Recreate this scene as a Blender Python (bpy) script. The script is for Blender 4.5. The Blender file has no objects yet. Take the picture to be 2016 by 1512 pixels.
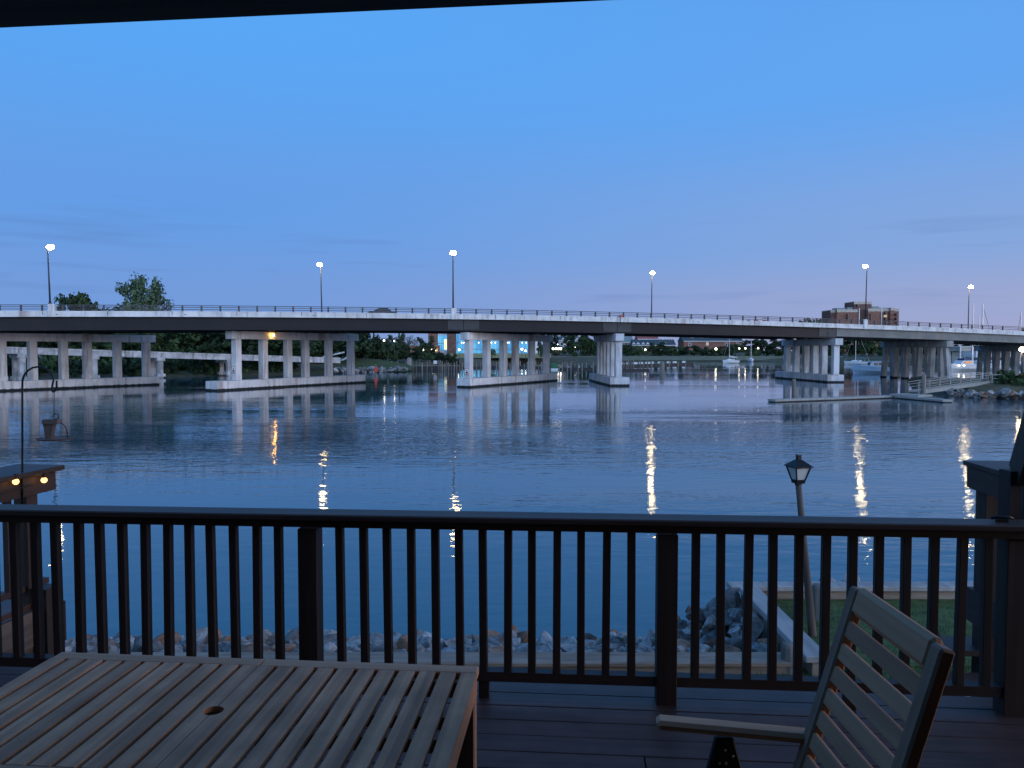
import bpy, bmesh, math, random
import numpy as np
from mathutils import Vector, Matrix, noise
R = math.radians
C = bpy.context.scene.collection
sc = bpy.context.scene
rnd = random.Random(7)

# ------------------------------------------------------------------ camera
H = 5.5                      # eye above the water
PITCH = R(2.53)
FPX = 1514.0                 # focal length in pixels of the 2016 px wide photograph
cam = bpy.data.cameras.new('camera')
cam.lens = FPX / 2016 * 36.0; cam.sensor_width = 36.0; cam.sensor_fit = 'HORIZONTAL'
cam.clip_start = 0.05; cam.clip_end = 6000
cam_o = bpy.data.objects.new('camera', cam); C.objects.link(cam_o)
cam_o.location = (0, 0, H); cam_o.rotation_euler = (R(90) - PITCH, 0, 0)
sc.camera = cam_o

# ------------------------------------------------------------------ sky and sun (dusk, afterglow behind the camera)
SUN_EL, SUN_AZ = 15.0, 94.0  ; WEST_AZ = 158.0   # degrees; azimuth clockwise from +Y (view direction)
world = bpy.data.worlds.new('World'); sc.world = world; world.use_nodes = True
def build_world():
    nt = world.node_tree; N = nt.nodes; L = nt.links
    bg = N['Background']; bg.inputs[1].default_value = 1.0
    tc = N.new('ShaderNodeTexCoord'); sx = N.new('ShaderNodeSeparateXYZ')
    nrm = N.new('ShaderNodeVectorMath'); nrm.operation = 'NORMALIZE'
    L.new(tc.outputs['Generated'], nrm.inputs[0]); L.new(nrm.outputs[0], sx.inputs[0])
    def ramp(stops):
        r = N.new('ShaderNodeValToRGB'); r.color_ramp.interpolation = 'EASE'
        e = r.color_ramp.elements
        while len(e) < len(stops): e.new(0.5)
        for el, (p, c) in zip(e, stops):
            el.position = p; el.color = (*c, 1)
        L.new(sx.outputs['Z'], r.inputs[0]); return r
    left = ramp([(0.0, (.200, .325, .640)), (.06, (.170, .328, .705)), (.17, (.130, .340, .790)),
                 (.38, (.100, .385, .920)), (.62, (.085, .300, .740)), (1, (.060, .200, .520))])
    right = ramp([(0.0, (.370, .380, .590)), (.05, (.330, .388, .635)), (.13, (.230, .385, .725)),
                  (.30, (.125, .375, .870)), (.62, (.085, .300, .740)), (1, (.060, .200, .520))])
    az = N.new('ShaderNodeMapRange'); az.interpolation_type = 'SMOOTHSTEP'
    az.inputs[1].default_value = -.42; az.inputs[2].default_value = .62
    L.new(sx.outputs['X'], az.inputs[0])
    mx = N.new('ShaderNodeMix'); mx.data_type = 'RGBA'
    L.new(az.outputs[0], mx.inputs[0]); L.new(left.outputs[0], mx.inputs[6]); L.new(right.outputs[0], mx.inputs[7])
    # thin streaks of cloud low over the horizon
    mp = N.new('ShaderNodeMapping'); mp.inputs['Scale'].default_value = (3.2, 3.2, 46)
    mp.inputs['Location'].default_value = (4.3, 1.7, 2.35)
    L.new(nrm.outputs[0], mp.inputs[0])
    ns = N.new('ShaderNodeTexNoise'); ns.inputs['Scale'].default_value = 1.0; ns.inputs['Detail'].default_value = 3
    L.new(mp.outputs[0], ns.inputs['Vector'])
    cr = N.new('ShaderNodeMapRange'); cr.inputs[1].default_value = .60; cr.inputs[2].default_value = .78
    L.new(ns.outputs[0], cr.inputs[0])
    band = N.new('ShaderNodeValToRGB'); be = band.color_ramp.elements
    be[0].position = .03; be[0].color = (0, 0, 0, 1); be[1].position = .20; be[1].color = (0, 0, 0, 1)
    e2 = be.new(.09); e2.color = (1, 1, 1, 1); L.new(sx.outputs['Z'], band.inputs[0])
    mu = N.new('ShaderNodeMath'); mu.operation = 'MULTIPLY'; L.new(cr.outputs[0], mu.inputs[0]); L.new(band.outputs[0], mu.inputs[1])
    mu2 = N.new('ShaderNodeMath'); mu2.operation = 'MULTIPLY'; L.new(mu.outputs[0], mu2.inputs[0]); mu2.inputs[1].default_value = .62
    cl = N.new('ShaderNodeMix'); cl.data_type = 'RGBA'; L.new(mu2.outputs[0], cl.inputs[0])
    L.new(mx.outputs[2], cl.inputs[6]); cl.inputs[7].default_value = (.105, .20, .47, 1)
    # afterglow of the sun that has just set behind the viewer
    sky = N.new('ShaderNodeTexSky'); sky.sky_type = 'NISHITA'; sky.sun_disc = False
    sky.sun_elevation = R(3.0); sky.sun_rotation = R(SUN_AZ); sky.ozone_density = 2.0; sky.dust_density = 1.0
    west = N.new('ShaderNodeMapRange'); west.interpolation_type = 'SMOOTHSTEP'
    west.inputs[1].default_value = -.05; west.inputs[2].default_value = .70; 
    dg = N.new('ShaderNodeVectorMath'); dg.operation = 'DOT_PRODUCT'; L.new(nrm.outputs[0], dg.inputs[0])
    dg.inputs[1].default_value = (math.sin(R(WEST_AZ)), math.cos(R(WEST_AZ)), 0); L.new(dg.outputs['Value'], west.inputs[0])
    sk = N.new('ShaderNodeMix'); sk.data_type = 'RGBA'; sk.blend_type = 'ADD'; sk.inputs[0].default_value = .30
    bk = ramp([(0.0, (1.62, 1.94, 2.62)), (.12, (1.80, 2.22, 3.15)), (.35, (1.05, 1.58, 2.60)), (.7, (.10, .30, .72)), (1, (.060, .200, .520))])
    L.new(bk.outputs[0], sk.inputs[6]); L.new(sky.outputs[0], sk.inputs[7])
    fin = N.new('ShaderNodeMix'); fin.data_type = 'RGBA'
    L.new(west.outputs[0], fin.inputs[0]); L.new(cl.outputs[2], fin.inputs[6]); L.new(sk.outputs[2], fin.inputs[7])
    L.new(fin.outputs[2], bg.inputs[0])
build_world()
sun = bpy.data.lights.new('sun', 'SUN'); sun.energy = 0.38; sun.angle = R(25); sun.color = (1, .76, .62)
sun_o = bpy.data.objects.new('sun', sun); C.objects.link(sun_o)
_sd = Vector((math.sin(R(SUN_AZ)) * math.cos(R(SUN_EL)), math.cos(R(SUN_AZ)) * math.cos(R(SUN_EL)), math.sin(R(SUN_EL))))
sun_o.rotation_euler = _sd.to_track_quat('Z', 'Y').to_euler()
sc.view_settings.view_transform = 'Standard'; sc.view_settings.look = 'None'
sc.view_settings.gamma = 1; sc.view_settings.exposure = 0.0; sc.view_settings.use_curve_mapping = False

# ------------------------------------------------------------------ helpers
def ray(px, py):
    u = (px - 1008) / FPX; v = (756 - py) / FPX
    return Vector((u, math.cos(PITCH) + v * math.sin(PITCH), -math.sin(PITCH) + v * math.cos(PITCH)))
def at_z(px, py, z):         # point of the place seen at a photo pixel, at height z
    d = ray(px, py); t = (z - H) / d.z
    return Vector((d.x * t, d.y * t, z))
def at_y(px, py, y):         # the same, at distance y
    d = ray(px, py); t = y / d.y
    return Vector((d.x * t, y, H + d.z * t))

class MB:
    def __init__(s): s.bm = bmesh.new()
    def box(s, c, d, rz=0.0, m=None):
        c = Vector(c); hx, hy, hz = d[0] / 2, d[1] / 2, d[2] / 2
        rot = m if m is not None else Matrix.Rotation(rz, 3, 'Z')
        vs = [s.bm.verts.new(c + rot @ Vector((x * hx, y * hy, z * hz))) for z in (-1, 1) for x, y in ((-1, -1), (1, -1), (1, 1), (-1, 1))]
        for f in ((3, 2, 1, 0), (4, 5, 6, 7), (0, 1, 5, 4), (1, 2, 6, 5), (2, 3, 7, 6), (3, 0, 4, 7)):
            s.bm.faces.new([vs[i] for i in f])
        return s
    def beam(s, a, b, w, h, up=(0, 0, 1)):      # box along a->b, w across, h along up
        a, b = Vector(a), Vector(b); y = (b - a); ln = y.length; y.normalize()
        x = y.cross(Vector(up)).normalized(); z = x.cross(y)
        m = Matrix((x, y, z)).transposed()
        return s.box((a + b) / 2, (w, ln, h), m=m)
    def hexa(s, bot, top):                      # two polygons joined
        n = len(bot)
        b = [s.bm.verts.new(p) for p in bot]; t = [s.bm.verts.new(p) for p in top]
        s.bm.faces.new(b[::-1]); s.bm.faces.new(t)
        for i in range(n): s.bm.faces.new((b[i], b[(i + 1) % n], t[(i + 1) % n], t[i]))
        return s
    def prism(s, poly, vec):
        vec = Vector(vec); return s.hexa([Vector(p) for p in poly], [Vector(p) + vec for p in poly])
    def tube(s, pts, r, n=8, cap=True):
        pts = [Vector(p) for p in pts]
        rs = r if isinstance(r, (list, tuple)) else [r] * len(pts)
        rings = []; ref = None
        for i, p in enumerate(pts):
            d = (pts[min(i + 1, len(pts) - 1)] - pts[max(i - 1, 0)]).normalized()
            if ref is None: ref = Vector((1, 0, 0)) if abs(d.x) < .9 else Vector((0, 1, 0))
            x = (ref - d * ref.dot(d)).normalized(); y = d.cross(x); ref = x
            rings.append([s.bm.verts.new(p + (x * math.cos(2 * math.pi * k / n) + y * math.sin(2 * math.pi * k / n)) * rs[i]) for k in range(n)])
        for a, b in zip(rings, rings[1:]):
            for k in range(n): s.bm.faces.new((a[k], a[(k + 1) % n], b[(k + 1) % n], b[k]))
        if cap: s.bm.faces.new(rings[0][::-1]); s.bm.faces.new(rings[-1])
        return s
    def lathe(s, prof, c=(0, 0, 0), n=16):      # profile of (radius, z)
        c = Vector(c); rings = []
        for r, z in prof:
            if r < 1e-5: rings.append([s.bm.verts.new(c + Vector((0, 0, z)))])
            else: rings.append([s.bm.verts.new(c + Vector((r * math.cos(2 * math.pi * k / n), r * math.sin(2 * math.pi * k / n), z))) for k in range(n)])
        for a, b in zip(rings, rings[1:]):
            for k in range(n):
                f = []
                f += [a[k % len(a)]] if len(a) == 1 else [a[k], a[(k + 1) % n]]
                f += [b[k % len(b)]] if len(b) == 1 else [b[(k + 1) % n], b[k]]
                s.bm.faces.new(f)
        return s
    def ball(s, c, r, u=10, v=7, sq=(1, 1, 1)):
        c = Vector(c)
        m = Matrix.Translation(c) @ Matrix.Diagonal((sq[0] * r, sq[1] * r, sq[2] * r, 1))
        bmesh.ops.create_uvsphere(s.bm, u_segments=u, v_segments=v, radius=1, matrix=m); return s
    def quad(s, c, n, a, b, tw=0.0):
        c = Vector(c); n = Vector(n).normalized()
        x = n.orthogonal().normalized(); y = n.cross(x)
        x, y = x * math.cos(tw) + y * math.sin(tw), y * math.cos(tw) - x * math.sin(tw)
        s.bm.faces.new([s.bm.verts.new(p) for p in (c - x * a, c - y * b, c + x * a, c + y * b)])
        return s
    def build(s, name, mat, parent=None, smooth=False, bevel=0.0):
        me = bpy.data.meshes.new(name)
        if bevel:
            try: bmesh.ops.bevel(s.bm, geom=list(s.bm.edges), offset=bevel, segments=1, affect='EDGES', clamp_overlap=True)
            except Exception: pass
        bmesh.ops.recalc_face_normals(s.bm, faces=list(s.bm.faces)) if not getattr(s, 'raw', False) else None
        s.bm.to_mesh(me); s.bm.free()
        if smooth:
            for p in me.polygons: p.use_smooth = True
        me.materials.append(mat)
        o = bpy.data.objects.new(name, me); C.objects.link(o)
        if parent is not None: o.parent = parent
        return o

def tag(o, label, cat, group=None):
    o['label'] = label; o['category'] = cat
    if group: o['group'] = group
    return o
def thing(name, label, cat, loc=(0, 0, 0), rz=0.0, group=None):
    o = bpy.data.objects.new(name, None); C.objects.link(o); o.empty_display_size = .2
    o.location = loc; o.rotation_euler = (0, 0, rz)
    return tag(o, label, cat, group)
def kind(o, k): o['kind'] = k; return o
def kids(o): return [c for c in bpy.data.objects if c.parent == o]
def copy_tree(o, parent=None):
    c = o.copy(); C.objects.link(c)
    if parent is not None: c.parent = parent
    for ch in kids(o): copy_tree(ch, c)
    return c
def dup(o, label, loc, rz=0.0, scale=None):
    c = copy_tree(o); c.location = loc; c.rotation_euler = (0, 0, rz)
    if scale: c.scale = scale
    if label: c['label'] = label
    return c

# ------------------------------------------------------------------ materials
def mat(name, col, rough=.7, metal=0.0, spec=.4):
    m = bpy.data.materials.new(name); m.use_nodes = True
    b = m.node_tree.nodes['Principled BSDF']
    b.inputs['Base Color'].default_value = (*col, 1); b.inputs['Roughness'].default_value = rough
    b.inputs['Metallic'].default_value = metal; b.inputs['Specular IOR Level'].default_value = spec
    return m
def noisy(name, c1, c2, scale=(1, 1, 1), ns=1.0, detail=5, lo=.35, hi=.65, rough=.75, spec=.3, bump=0.0, objrand=0.0, coords='Object', extra=None):
    m = mat(name, c1, rough, 0, spec); nt = m.node_tree; N = nt.nodes; L = nt.links; b = N['Principled BSDF']
    tc = N.new('ShaderNodeTexCoord'); mp = N.new('ShaderNodeMapping'); mp.inputs['Scale'].default_value = scale
    L.new(tc.outputs[coords], mp.inputs[0])
    n = N.new('ShaderNodeTexNoise'); n.inputs['Scale'].default_value = ns; n.inputs['Detail'].default_value = detail
    L.new(mp.outputs[0], n.inputs['Vector'])
    r = N.new('ShaderNodeValToRGB'); e = r.color_ramp.elements
    e[0].position = lo; e[0].color = (*c1, 1); e[1].position = hi; e[1].color = (*c2, 1)
    L.new(n.outputs[0], r.inputs[0]); out = r.outputs[0]
    if extra: out = extra(N, L, out, tc, n)
    if objrand:
        oi = N.new('ShaderNodeObjectInfo'); hs = N.new('ShaderNodeHueSaturation')
        mr = N.new('ShaderNodeMapRange'); mr.inputs[3].default_value = 1 - objrand; mr.inputs[4].default_value = 1 + objrand
        L.new(oi.outputs['Random'], mr.inputs[0]); L.new(mr.outputs[0], hs.inputs['Value']); L.new(out, hs.inputs['Color']); out = hs.outputs[0]
    L.new(out, b.inputs['Base Color'])
    if bump:
        bp = N.new('ShaderNodeBump'); bp.inputs['Strength'].default_value = 1; bp.inputs['Distance'].default_value = bump
        L.new(n.outputs[0], bp.inputs['Height']); L.new(bp.outputs[0], b.inputs['Normal'])
    return m
def emit(name, col, s):
    m = bpy.data.materials.new(name); m.use_nodes = True; nt = m.node_tree
    nt.nodes.remove(nt.nodes['Principled BSDF'])
    e = nt.nodes.new('ShaderNodeEmission'); e.inputs[0].default_value = (*col, 1); e.inputs[1].default_value = s
    nt.links.new(e.outputs[0], nt.nodes['Material Output'].inputs[0]); return m

def weather(stain, rust, rust_amt, algae=False):
    def f(N, L, out, tc, n0):
        # vertical run-off streaks
        mp = N.new('ShaderNodeMapping'); mp.inputs['Scale'].default_value = (1.3, 1.3, .16); L.new(tc.outputs['Object'], mp.inputs[0])
        n = N.new('ShaderNodeTexNoise'); n.inputs['Scale'].default_value = 1.4; n.inputs['Detail'].default_value = 6; L.new(mp.outputs[0], n.inputs['Vector'])
        r = N.new('ShaderNodeMapRange'); r.inputs[1].default_value = .52; r.inputs[2].default_value = .74; L.new(n.outputs[0], r.inputs[0])
        x = N.new('ShaderNodeMix'); x.data_type = 'RGBA'; L.new(r.outputs[0], x.inputs[0]); L.new(out, x.inputs[6]); x.inputs[7].default_value = (*stain, 1)
        out = x.outputs[2]
        if rust_amt:
            mp2 = N.new('ShaderNodeMapping'); mp2.inputs['Scale'].default_value = (.42, .42, .07); mp2.inputs['Location'].default_value = (3.1, 7.7, 0); L.new(tc.outputs['Object'], mp2.inputs[0])
            n2 = N.new('ShaderNodeTexNoise'); n2.inputs['Scale'].default_value = 1.0; n2.inputs['Detail'].default_value = 5; L.new(mp2.outputs[0], n2.inputs['Vector'])
            r2 = N.new('ShaderNodeMapRange'); r2.inputs[1].default_value = .60; r2.inputs[2].default_value = .72; r2.inputs[4].default_value = rust_amt; L.new(n2.outputs[0], r2.inputs[0])
            x2 = N.new('ShaderNodeMix'); x2.data_type = 'RGBA'; L.new(r2.outputs[0], x2.inputs[0]); L.new(out, x2.inputs[6]); x2.inputs[7].default_value = (*rust, 1)
            out = x2.outputs[2]
        if algae:   # tide line
            g = N.new('ShaderNodeNewGeometry'); sx = N.new('ShaderNodeSeparateXYZ'); L.new(g.outputs['Position'], sx.inputs[0])
            ad = N.new('ShaderNodeMath'); ad.operation = 'MULTIPLY_ADD'; ad.inputs[1].default_value = -.30; L.new(n.outputs[0], ad.inputs[0]); L.new(sx.outputs['Z'], ad.inputs[2])
            r3 = N.new('ShaderNodeMapRange'); r3.inputs[1].default_value = .16; r3.inputs[2].default_value = .07; L.new(ad.outputs[0], r3.inputs[0])
            x3 = N.new('ShaderNodeMix'); x3.data_type = 'RGBA'; L.new(r3.outputs[0], x3.inputs[0]); L.new(out, x3.inputs[6]); x3.inputs[7].default_value = (.012, .013, .014, 1)
            out = x3.outputs[2]
        return out
    return f
M = {}
def plank(axis, pitch, amt):
    def f(N, L, out, tc, n0):
        sx = N.new('ShaderNodeSeparateXYZ'); L.new(tc.outputs['Object'], sx.inputs[0])
        dv = N.new('ShaderNodeMath'); dv.operation = 'DIVIDE'; L.new(sx.outputs[axis], dv.inputs[0]); dv.inputs[1].default_value = pitch
        fl = N.new('ShaderNodeMath'); fl.operation = 'FLOOR'; L.new(dv.outputs[0], fl.inputs[0])
        w = N.new('ShaderNodeTexWhiteNoise'); w.noise_dimensions = '1D'; L.new(fl.outputs[0], w.inputs['W'])
        mr = N.new('ShaderNodeMapRange'); mr.inputs[3].default_value = 1 - amt; mr.inputs[4].default_value = 1 + amt; L.new(w.outputs['Value'], mr.inputs[0])
        st = N.new('ShaderNodeTexNoise'); st.inputs['Scale'].default_value = 7; st.inputs['Detail'].default_value = 4; L.new(tc.outputs['Object'], st.inputs['Vector'])
        m2 = N.new('ShaderNodeMapRange'); m2.inputs[1].default_value = .35; m2.inputs[2].default_value = .7; m2.inputs[3].default_value = 1.08; m2.inputs[4].default_value = .74; L.new(st.outputs[0], m2.inputs[0])
        mm = N.new('ShaderNodeMath'); mm.operation = 'MULTIPLY'; L.new(mr.outputs[0], mm.inputs[0]); L.new(m2.outputs[0], mm.inputs[1])
        hs = N.new('ShaderNodeHueSaturation'); L.new(mm.outputs[0], hs.inputs['Value']); L.new(out, hs.inputs['Color']); return hs.outputs[0]
    return f
M['concrete'] = noisy('pier_concrete', (.40, .40, .42), (.54, .54, .56), ns=.5, rough=.85, extra=weather((.22, .21, .205), (.19, .085, .045), .75, True))
M['parapet'] = noisy('parapet_concrete', (.43, .43, .43), (.58, .58, .58), ns=.6, rough=.85, extra=weather((.26, .26, .26), (.22, .12, .08), .5))
M['old_concrete'] = noisy('old_concrete', (.26, .26, .27), (.50, .50, .50), ns=.7, rough=.9, extra=weather((.12, .12, .12), (.2, .15, .1), 0))
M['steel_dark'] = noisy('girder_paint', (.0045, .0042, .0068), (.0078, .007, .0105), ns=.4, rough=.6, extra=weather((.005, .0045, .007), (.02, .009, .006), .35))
M['steel_grey'] = noisy('girder_primer', (.030, .032, .036), (.042, .044, .048), ns=.5, rough=.6)
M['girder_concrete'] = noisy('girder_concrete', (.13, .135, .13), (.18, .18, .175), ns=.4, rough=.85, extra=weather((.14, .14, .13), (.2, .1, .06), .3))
M['pile_concrete'] = noisy('pile_concrete', (.24, .23, .225), (.34, .33, .32), ns=.6, rough=.9, extra=weather((.10, .095, .09), (.15, .08, .05), .3, True))
M['asphalt'] = noisy('asphalt', (.045, .045, .048), (.06, .06, .06), ns=3, rough=.9)
M['galv'] = mat('rail_metal', (.055, .055, .065), .55, .2)
M['pole'] = mat('pole_metal', (.035, .035, .045), .5, .3)
M['black_iron'] = mat('black_iron', (.012, .012, .014), .45, .5)
def wood(name, c1, c2, axis, rough=.7, bump=.0006):
    sc_ = {0: (1.2, 26, 26), 1: (26, 1.2, 26), 2: (26, 26, 1.2)}[axis]
    return noisy(name, c1, c2, scale=sc_, ns=1.0, detail=6, lo=.3, hi=.7, rough=rough, bump=bump, objrand=.12)
M['stain_x'] = wood('dark_stained_wood_x', (.036, .021, .017), (.060, .036, .029), 0, .55)
M['stain_y'] = wood('dark_stained_wood_y', (.036, .021, .017), (.060, .036, .029), 1, .6)
M['stain_z'] = wood('dark_stained_wood_z', (.030, .018, .015), (.050, .031, .025), 2, .6)
M['board'] = noisy('deck_board', (.070, .036, .030), (.110, .058, .048), scale=(1.0, 22, 22), ns=1, detail=6, lo=.3, hi=.7, rough=.48, bump=.0009, extra=plank('Y', .1405, .18))
M['teak_y'] = wood('grey_teak_y', (.44, .215, .115), (.62, .33, .19), 1, .7)
M['teak_slat'] = noisy('grey_teak_slats', (.42, .20, .105), (.74, .385, .215), scale=(30, 1.3, 30), ns=1, detail=7, lo=.3, hi=.7, rough=.7, bump=.0008, extra=plank('X', .0601, .16))
M['grey_plank'] = noisy('grey_planks', (.085, .062, .052), (.15, .115, .098), scale=(1.2, 20, 20), ns=1, detail=6, rough=.85, bump=.001)
M['eave'] = noisy('eave_paint', (.085, .085, .095), (.13, .13, .14), scale=(1.0, 24, 24), ns=1, detail=6, rough=.7, bump=.0008)
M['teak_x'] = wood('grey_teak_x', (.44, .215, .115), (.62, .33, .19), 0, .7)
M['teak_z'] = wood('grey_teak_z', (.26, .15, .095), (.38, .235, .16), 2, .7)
M['timber'] = noisy('bulkhead_timber', (.19, .14, .105), (.31, .245, .195), scale=(1.5, 12, 12), ns=1, rough=.85, bump=.003)
M['cap'] = noisy('bulkhead_cap', (.24, .23, .225), (.36, .345, .335), scale=(6, 1, 6), ns=1, rough=.85, bump=.003)
M['pile_wood'] = noisy('pile_wood', (.09, .078, .068), (.19, .17, .15), scale=(7, 7, .8), ns=1, rough=.9, bump=.004, objrand=.35)
M['lawn'] = noisy('lawn', (.042, .066, .020), (.080, .115, .036), ns=6, detail=6, rough=.9, bump=.02)
M['grass'] = noisy('grass', (.045, .075, .020), (.095, .145, .042), ns=3, rough=.8)
M['bank'] = noisy('bank_soil', (.040, .045, .028), (.075, .08, .05), ns=.6, detail=6, rough=.95, bump=.05)
M['mud'] = noisy('wet_stones', (.03, .03, .032), (.09, .09, .088), ns=5, detail=6, rough=.9, bump=.05)
M['hill'] = noisy('hill_grass', (.030, .052, .018), (.062, .085, .034), ns=.9, detail=6, rough=.95, bump=.08)
M['field'] = noisy('dry_lawn', (.25, .20, .07), (.33, .27, .11), ns=.3, rough=.9)
M['shoregrass'] = noisy('marsh_grass', (.11, .115, .07), (.17, .17, .11), ns=.5, rough=.9)
M['rock_grey'] = noisy('rock_grey', (.14, .13, .122), (.31, .29, .28), ns=2.2, detail=7, rough=.85, bump=.03, objrand=.5)
M['rock_blue'] = noisy('rock_blue', (.10, .108, .112), (.24, .25, .255), ns=2.0, detail=7, rough=.85, bump=.03, objrand=.5)
M['rock_brown'] = noisy('rock_brown', (.17, .092, .06), (.33, .195, .135), ns=2.0, detail=7, rough=.85, bump=.03, objrand=.4)
M['leaf_dark'] = noisy('leaf_dark', (.012, .028, .012), (.035, .062, .024), ns=.6, detail=4, rough=.75, spec=.25, objrand=.3)
M['leaf_mid'] = noisy('leaf_mid', (.025, .055, .020), (.060, .105, .040), ns=.6, detail=4, rough=.75, spec=.25, objrand=.25)
M['leaf_pale'] = noisy('leaf_pale', (.045, .085, .045), (.10, .155, .080), ns=.6, detail=4, rough=.75, spec=.25, objrand=.2)
M['leaf_grey'] = noisy('leaf_grey', (.05, .06, .055), (.10, .115, .10), ns=.6, detail=4, rough=.8, spec=.2, objrand=.2)
M['bark'] = noisy('bark', (.035, .028, .022), (.075, .06, .048), scale=(3, 3, .6), ns=1, rough=.95)
M['brick'] = noisy('brick_wall', (.16, .075, .055), (.24, .12, .09), ns=.7, rough=.9)
M['brick_dark'] = noisy('brick_wall_dark', (.10, .052, .045), (.15, .085, .07), ns=.7, rough=.9)
M['band_stone'] = noisy('pale_band', (.36, .31, .26), (.45, .39, .33), ns=.5, rough=.9)
M['slate'] = noisy('slate_roof', (.035, .05, .06), (.06, .08, .09), ns=1.2, rough=.8)
M['grey_metal'] = mat('roof_metal', (.16, .20, .20), .6)
M['red_roof'] = noisy('red_roof', (.24, .07, .055), (.30, .10, .08), ns=1, rough=.8)
M['white_paint'] = noisy('white_paint', (.55, .55, .55), (.66, .66, .66), ns=1.5, rough=.6)
M['pale_wall'] = noisy('pale_wall', (.46, .40, .41), (.54, .48, .49), ns=1, rough=.8)
M['dark_glass'] = mat('dark_glass', (.015, .018, .024), .1, 0, .5)
M['hull_white'] = mat('white_hull', (.52, .55, .58), .35)
M['hull_blue'] = mat('pale_blue_hull', (.27, .40, .52), .35)
M['canvas_blue'] = mat('blue_canvas', (.03, .06, .14), .8)
M['teal_canvas'] = mat('teal_canvas', (.06, .16, .17), .8)
M['alu'] = mat('mast_alloy', (.42, .43, .45), .4, .5)
M['dock_wood'] = noisy('dock_wood', (.20, .20, .185), (.30, .295, .28), scale=(2, 9, 9), ns=1, rough=.9)
M['dock_dark'] = mat('dock_dark', (.03, .03, .03), .9)
M['red_sign'] = mat('red_sign', (.48, .05, .03), .5)
M['red_dull'] = mat('dull_red', (.24, .05, .05), .6)
M['sign_white'] = mat('sign_white', (.66, .64, .66), .5)
M['lantern_pole'] = noisy('lantern_pole', (.05, .04, .034), (.10, .08, .066), scale=(7, 7, .8), ns=1, rough=.8)
M['black'] = mat('black', (.012, .012, .012), .6)
M['car_paint'] = mat('dark_car_paint', (.022, .028, .036), .25, .2)
M['joint'] = mat('joint_filler', (.06, .055, .055), .9)
M['tyre'] = mat('tyre', (.015, .015, .015), .9)
M['green_tarp'] = mat('green_tarp', (.02, .11, .05), .7)
M['frost'] = mat('frosted_pane', (.46, .46, .45), .55, 0, .5)
M['clay'] = noisy('feeder_clay', (.085, .06, .05), (.13, .095, .08), ns=9, rough=.7)
M['lamp'] = emit('lamp_light', (1.0, .74, .36), 110)
M['lamp_warm'] = emit('warm_lamp_light', (1.0, .66, .30), 22)
M['lamp_amber'] = emit('amber_light', (1.0, .50, .10), 75)
M['lamp_white'] = emit('white_light', (1.0, .93, .78), 9)
M['bulb'] = emit('string_bulb', (1.0, .50, .13), 5)
M['lit_room'] = emit('lit_window', (1.0, .82, .42), 1.6)
M['lit_dim'] = emit('dim_lit_window', (1.0, .80, .60), .55)

def glass_lit():             # lit curtain wall, blue-green light inside, blinds of uneven tone
    m = bpy.data.materials.new('lit_curtain_glass'); m.use_nodes = True; nt = m.node_tree; N = nt.nodes; L = nt.links
    b = N['Principled BSDF']; b.inputs['Base Color'].default_value = (.03, .08, .12, 1); b.inputs['Roughness'].default_value = .15
    tc = N.new('ShaderNodeTexCoord'); mp = N.new('ShaderNodeMapping'); mp.inputs['Scale'].default_value = (.55, .55, .10); L.new(tc.outputs['Object'], mp.inputs[0])
    n = N.new('ShaderNodeTexNoise'); n.inputs['Scale'].default_value = 1; n.inputs['Detail'].default_value = 3; L.new(mp.outputs[0], n.inputs['Vector'])
    r = N.new('ShaderNodeValToRGB'); e = r.color_ramp.elements
    e[0].position = .35; e[0].color = (.020, .17, .40, 1); e[1].position = .66; e[1].color = (.09, .43, .74, 1); L.new(n.outputs[0], r.inputs[0])
    L.new(r.outputs[0], b.inputs['Emission Color']); b.inputs['Emission Strength'].default_value = 1.25
    return m
M['glass_lit'] = glass_lit()

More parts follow.
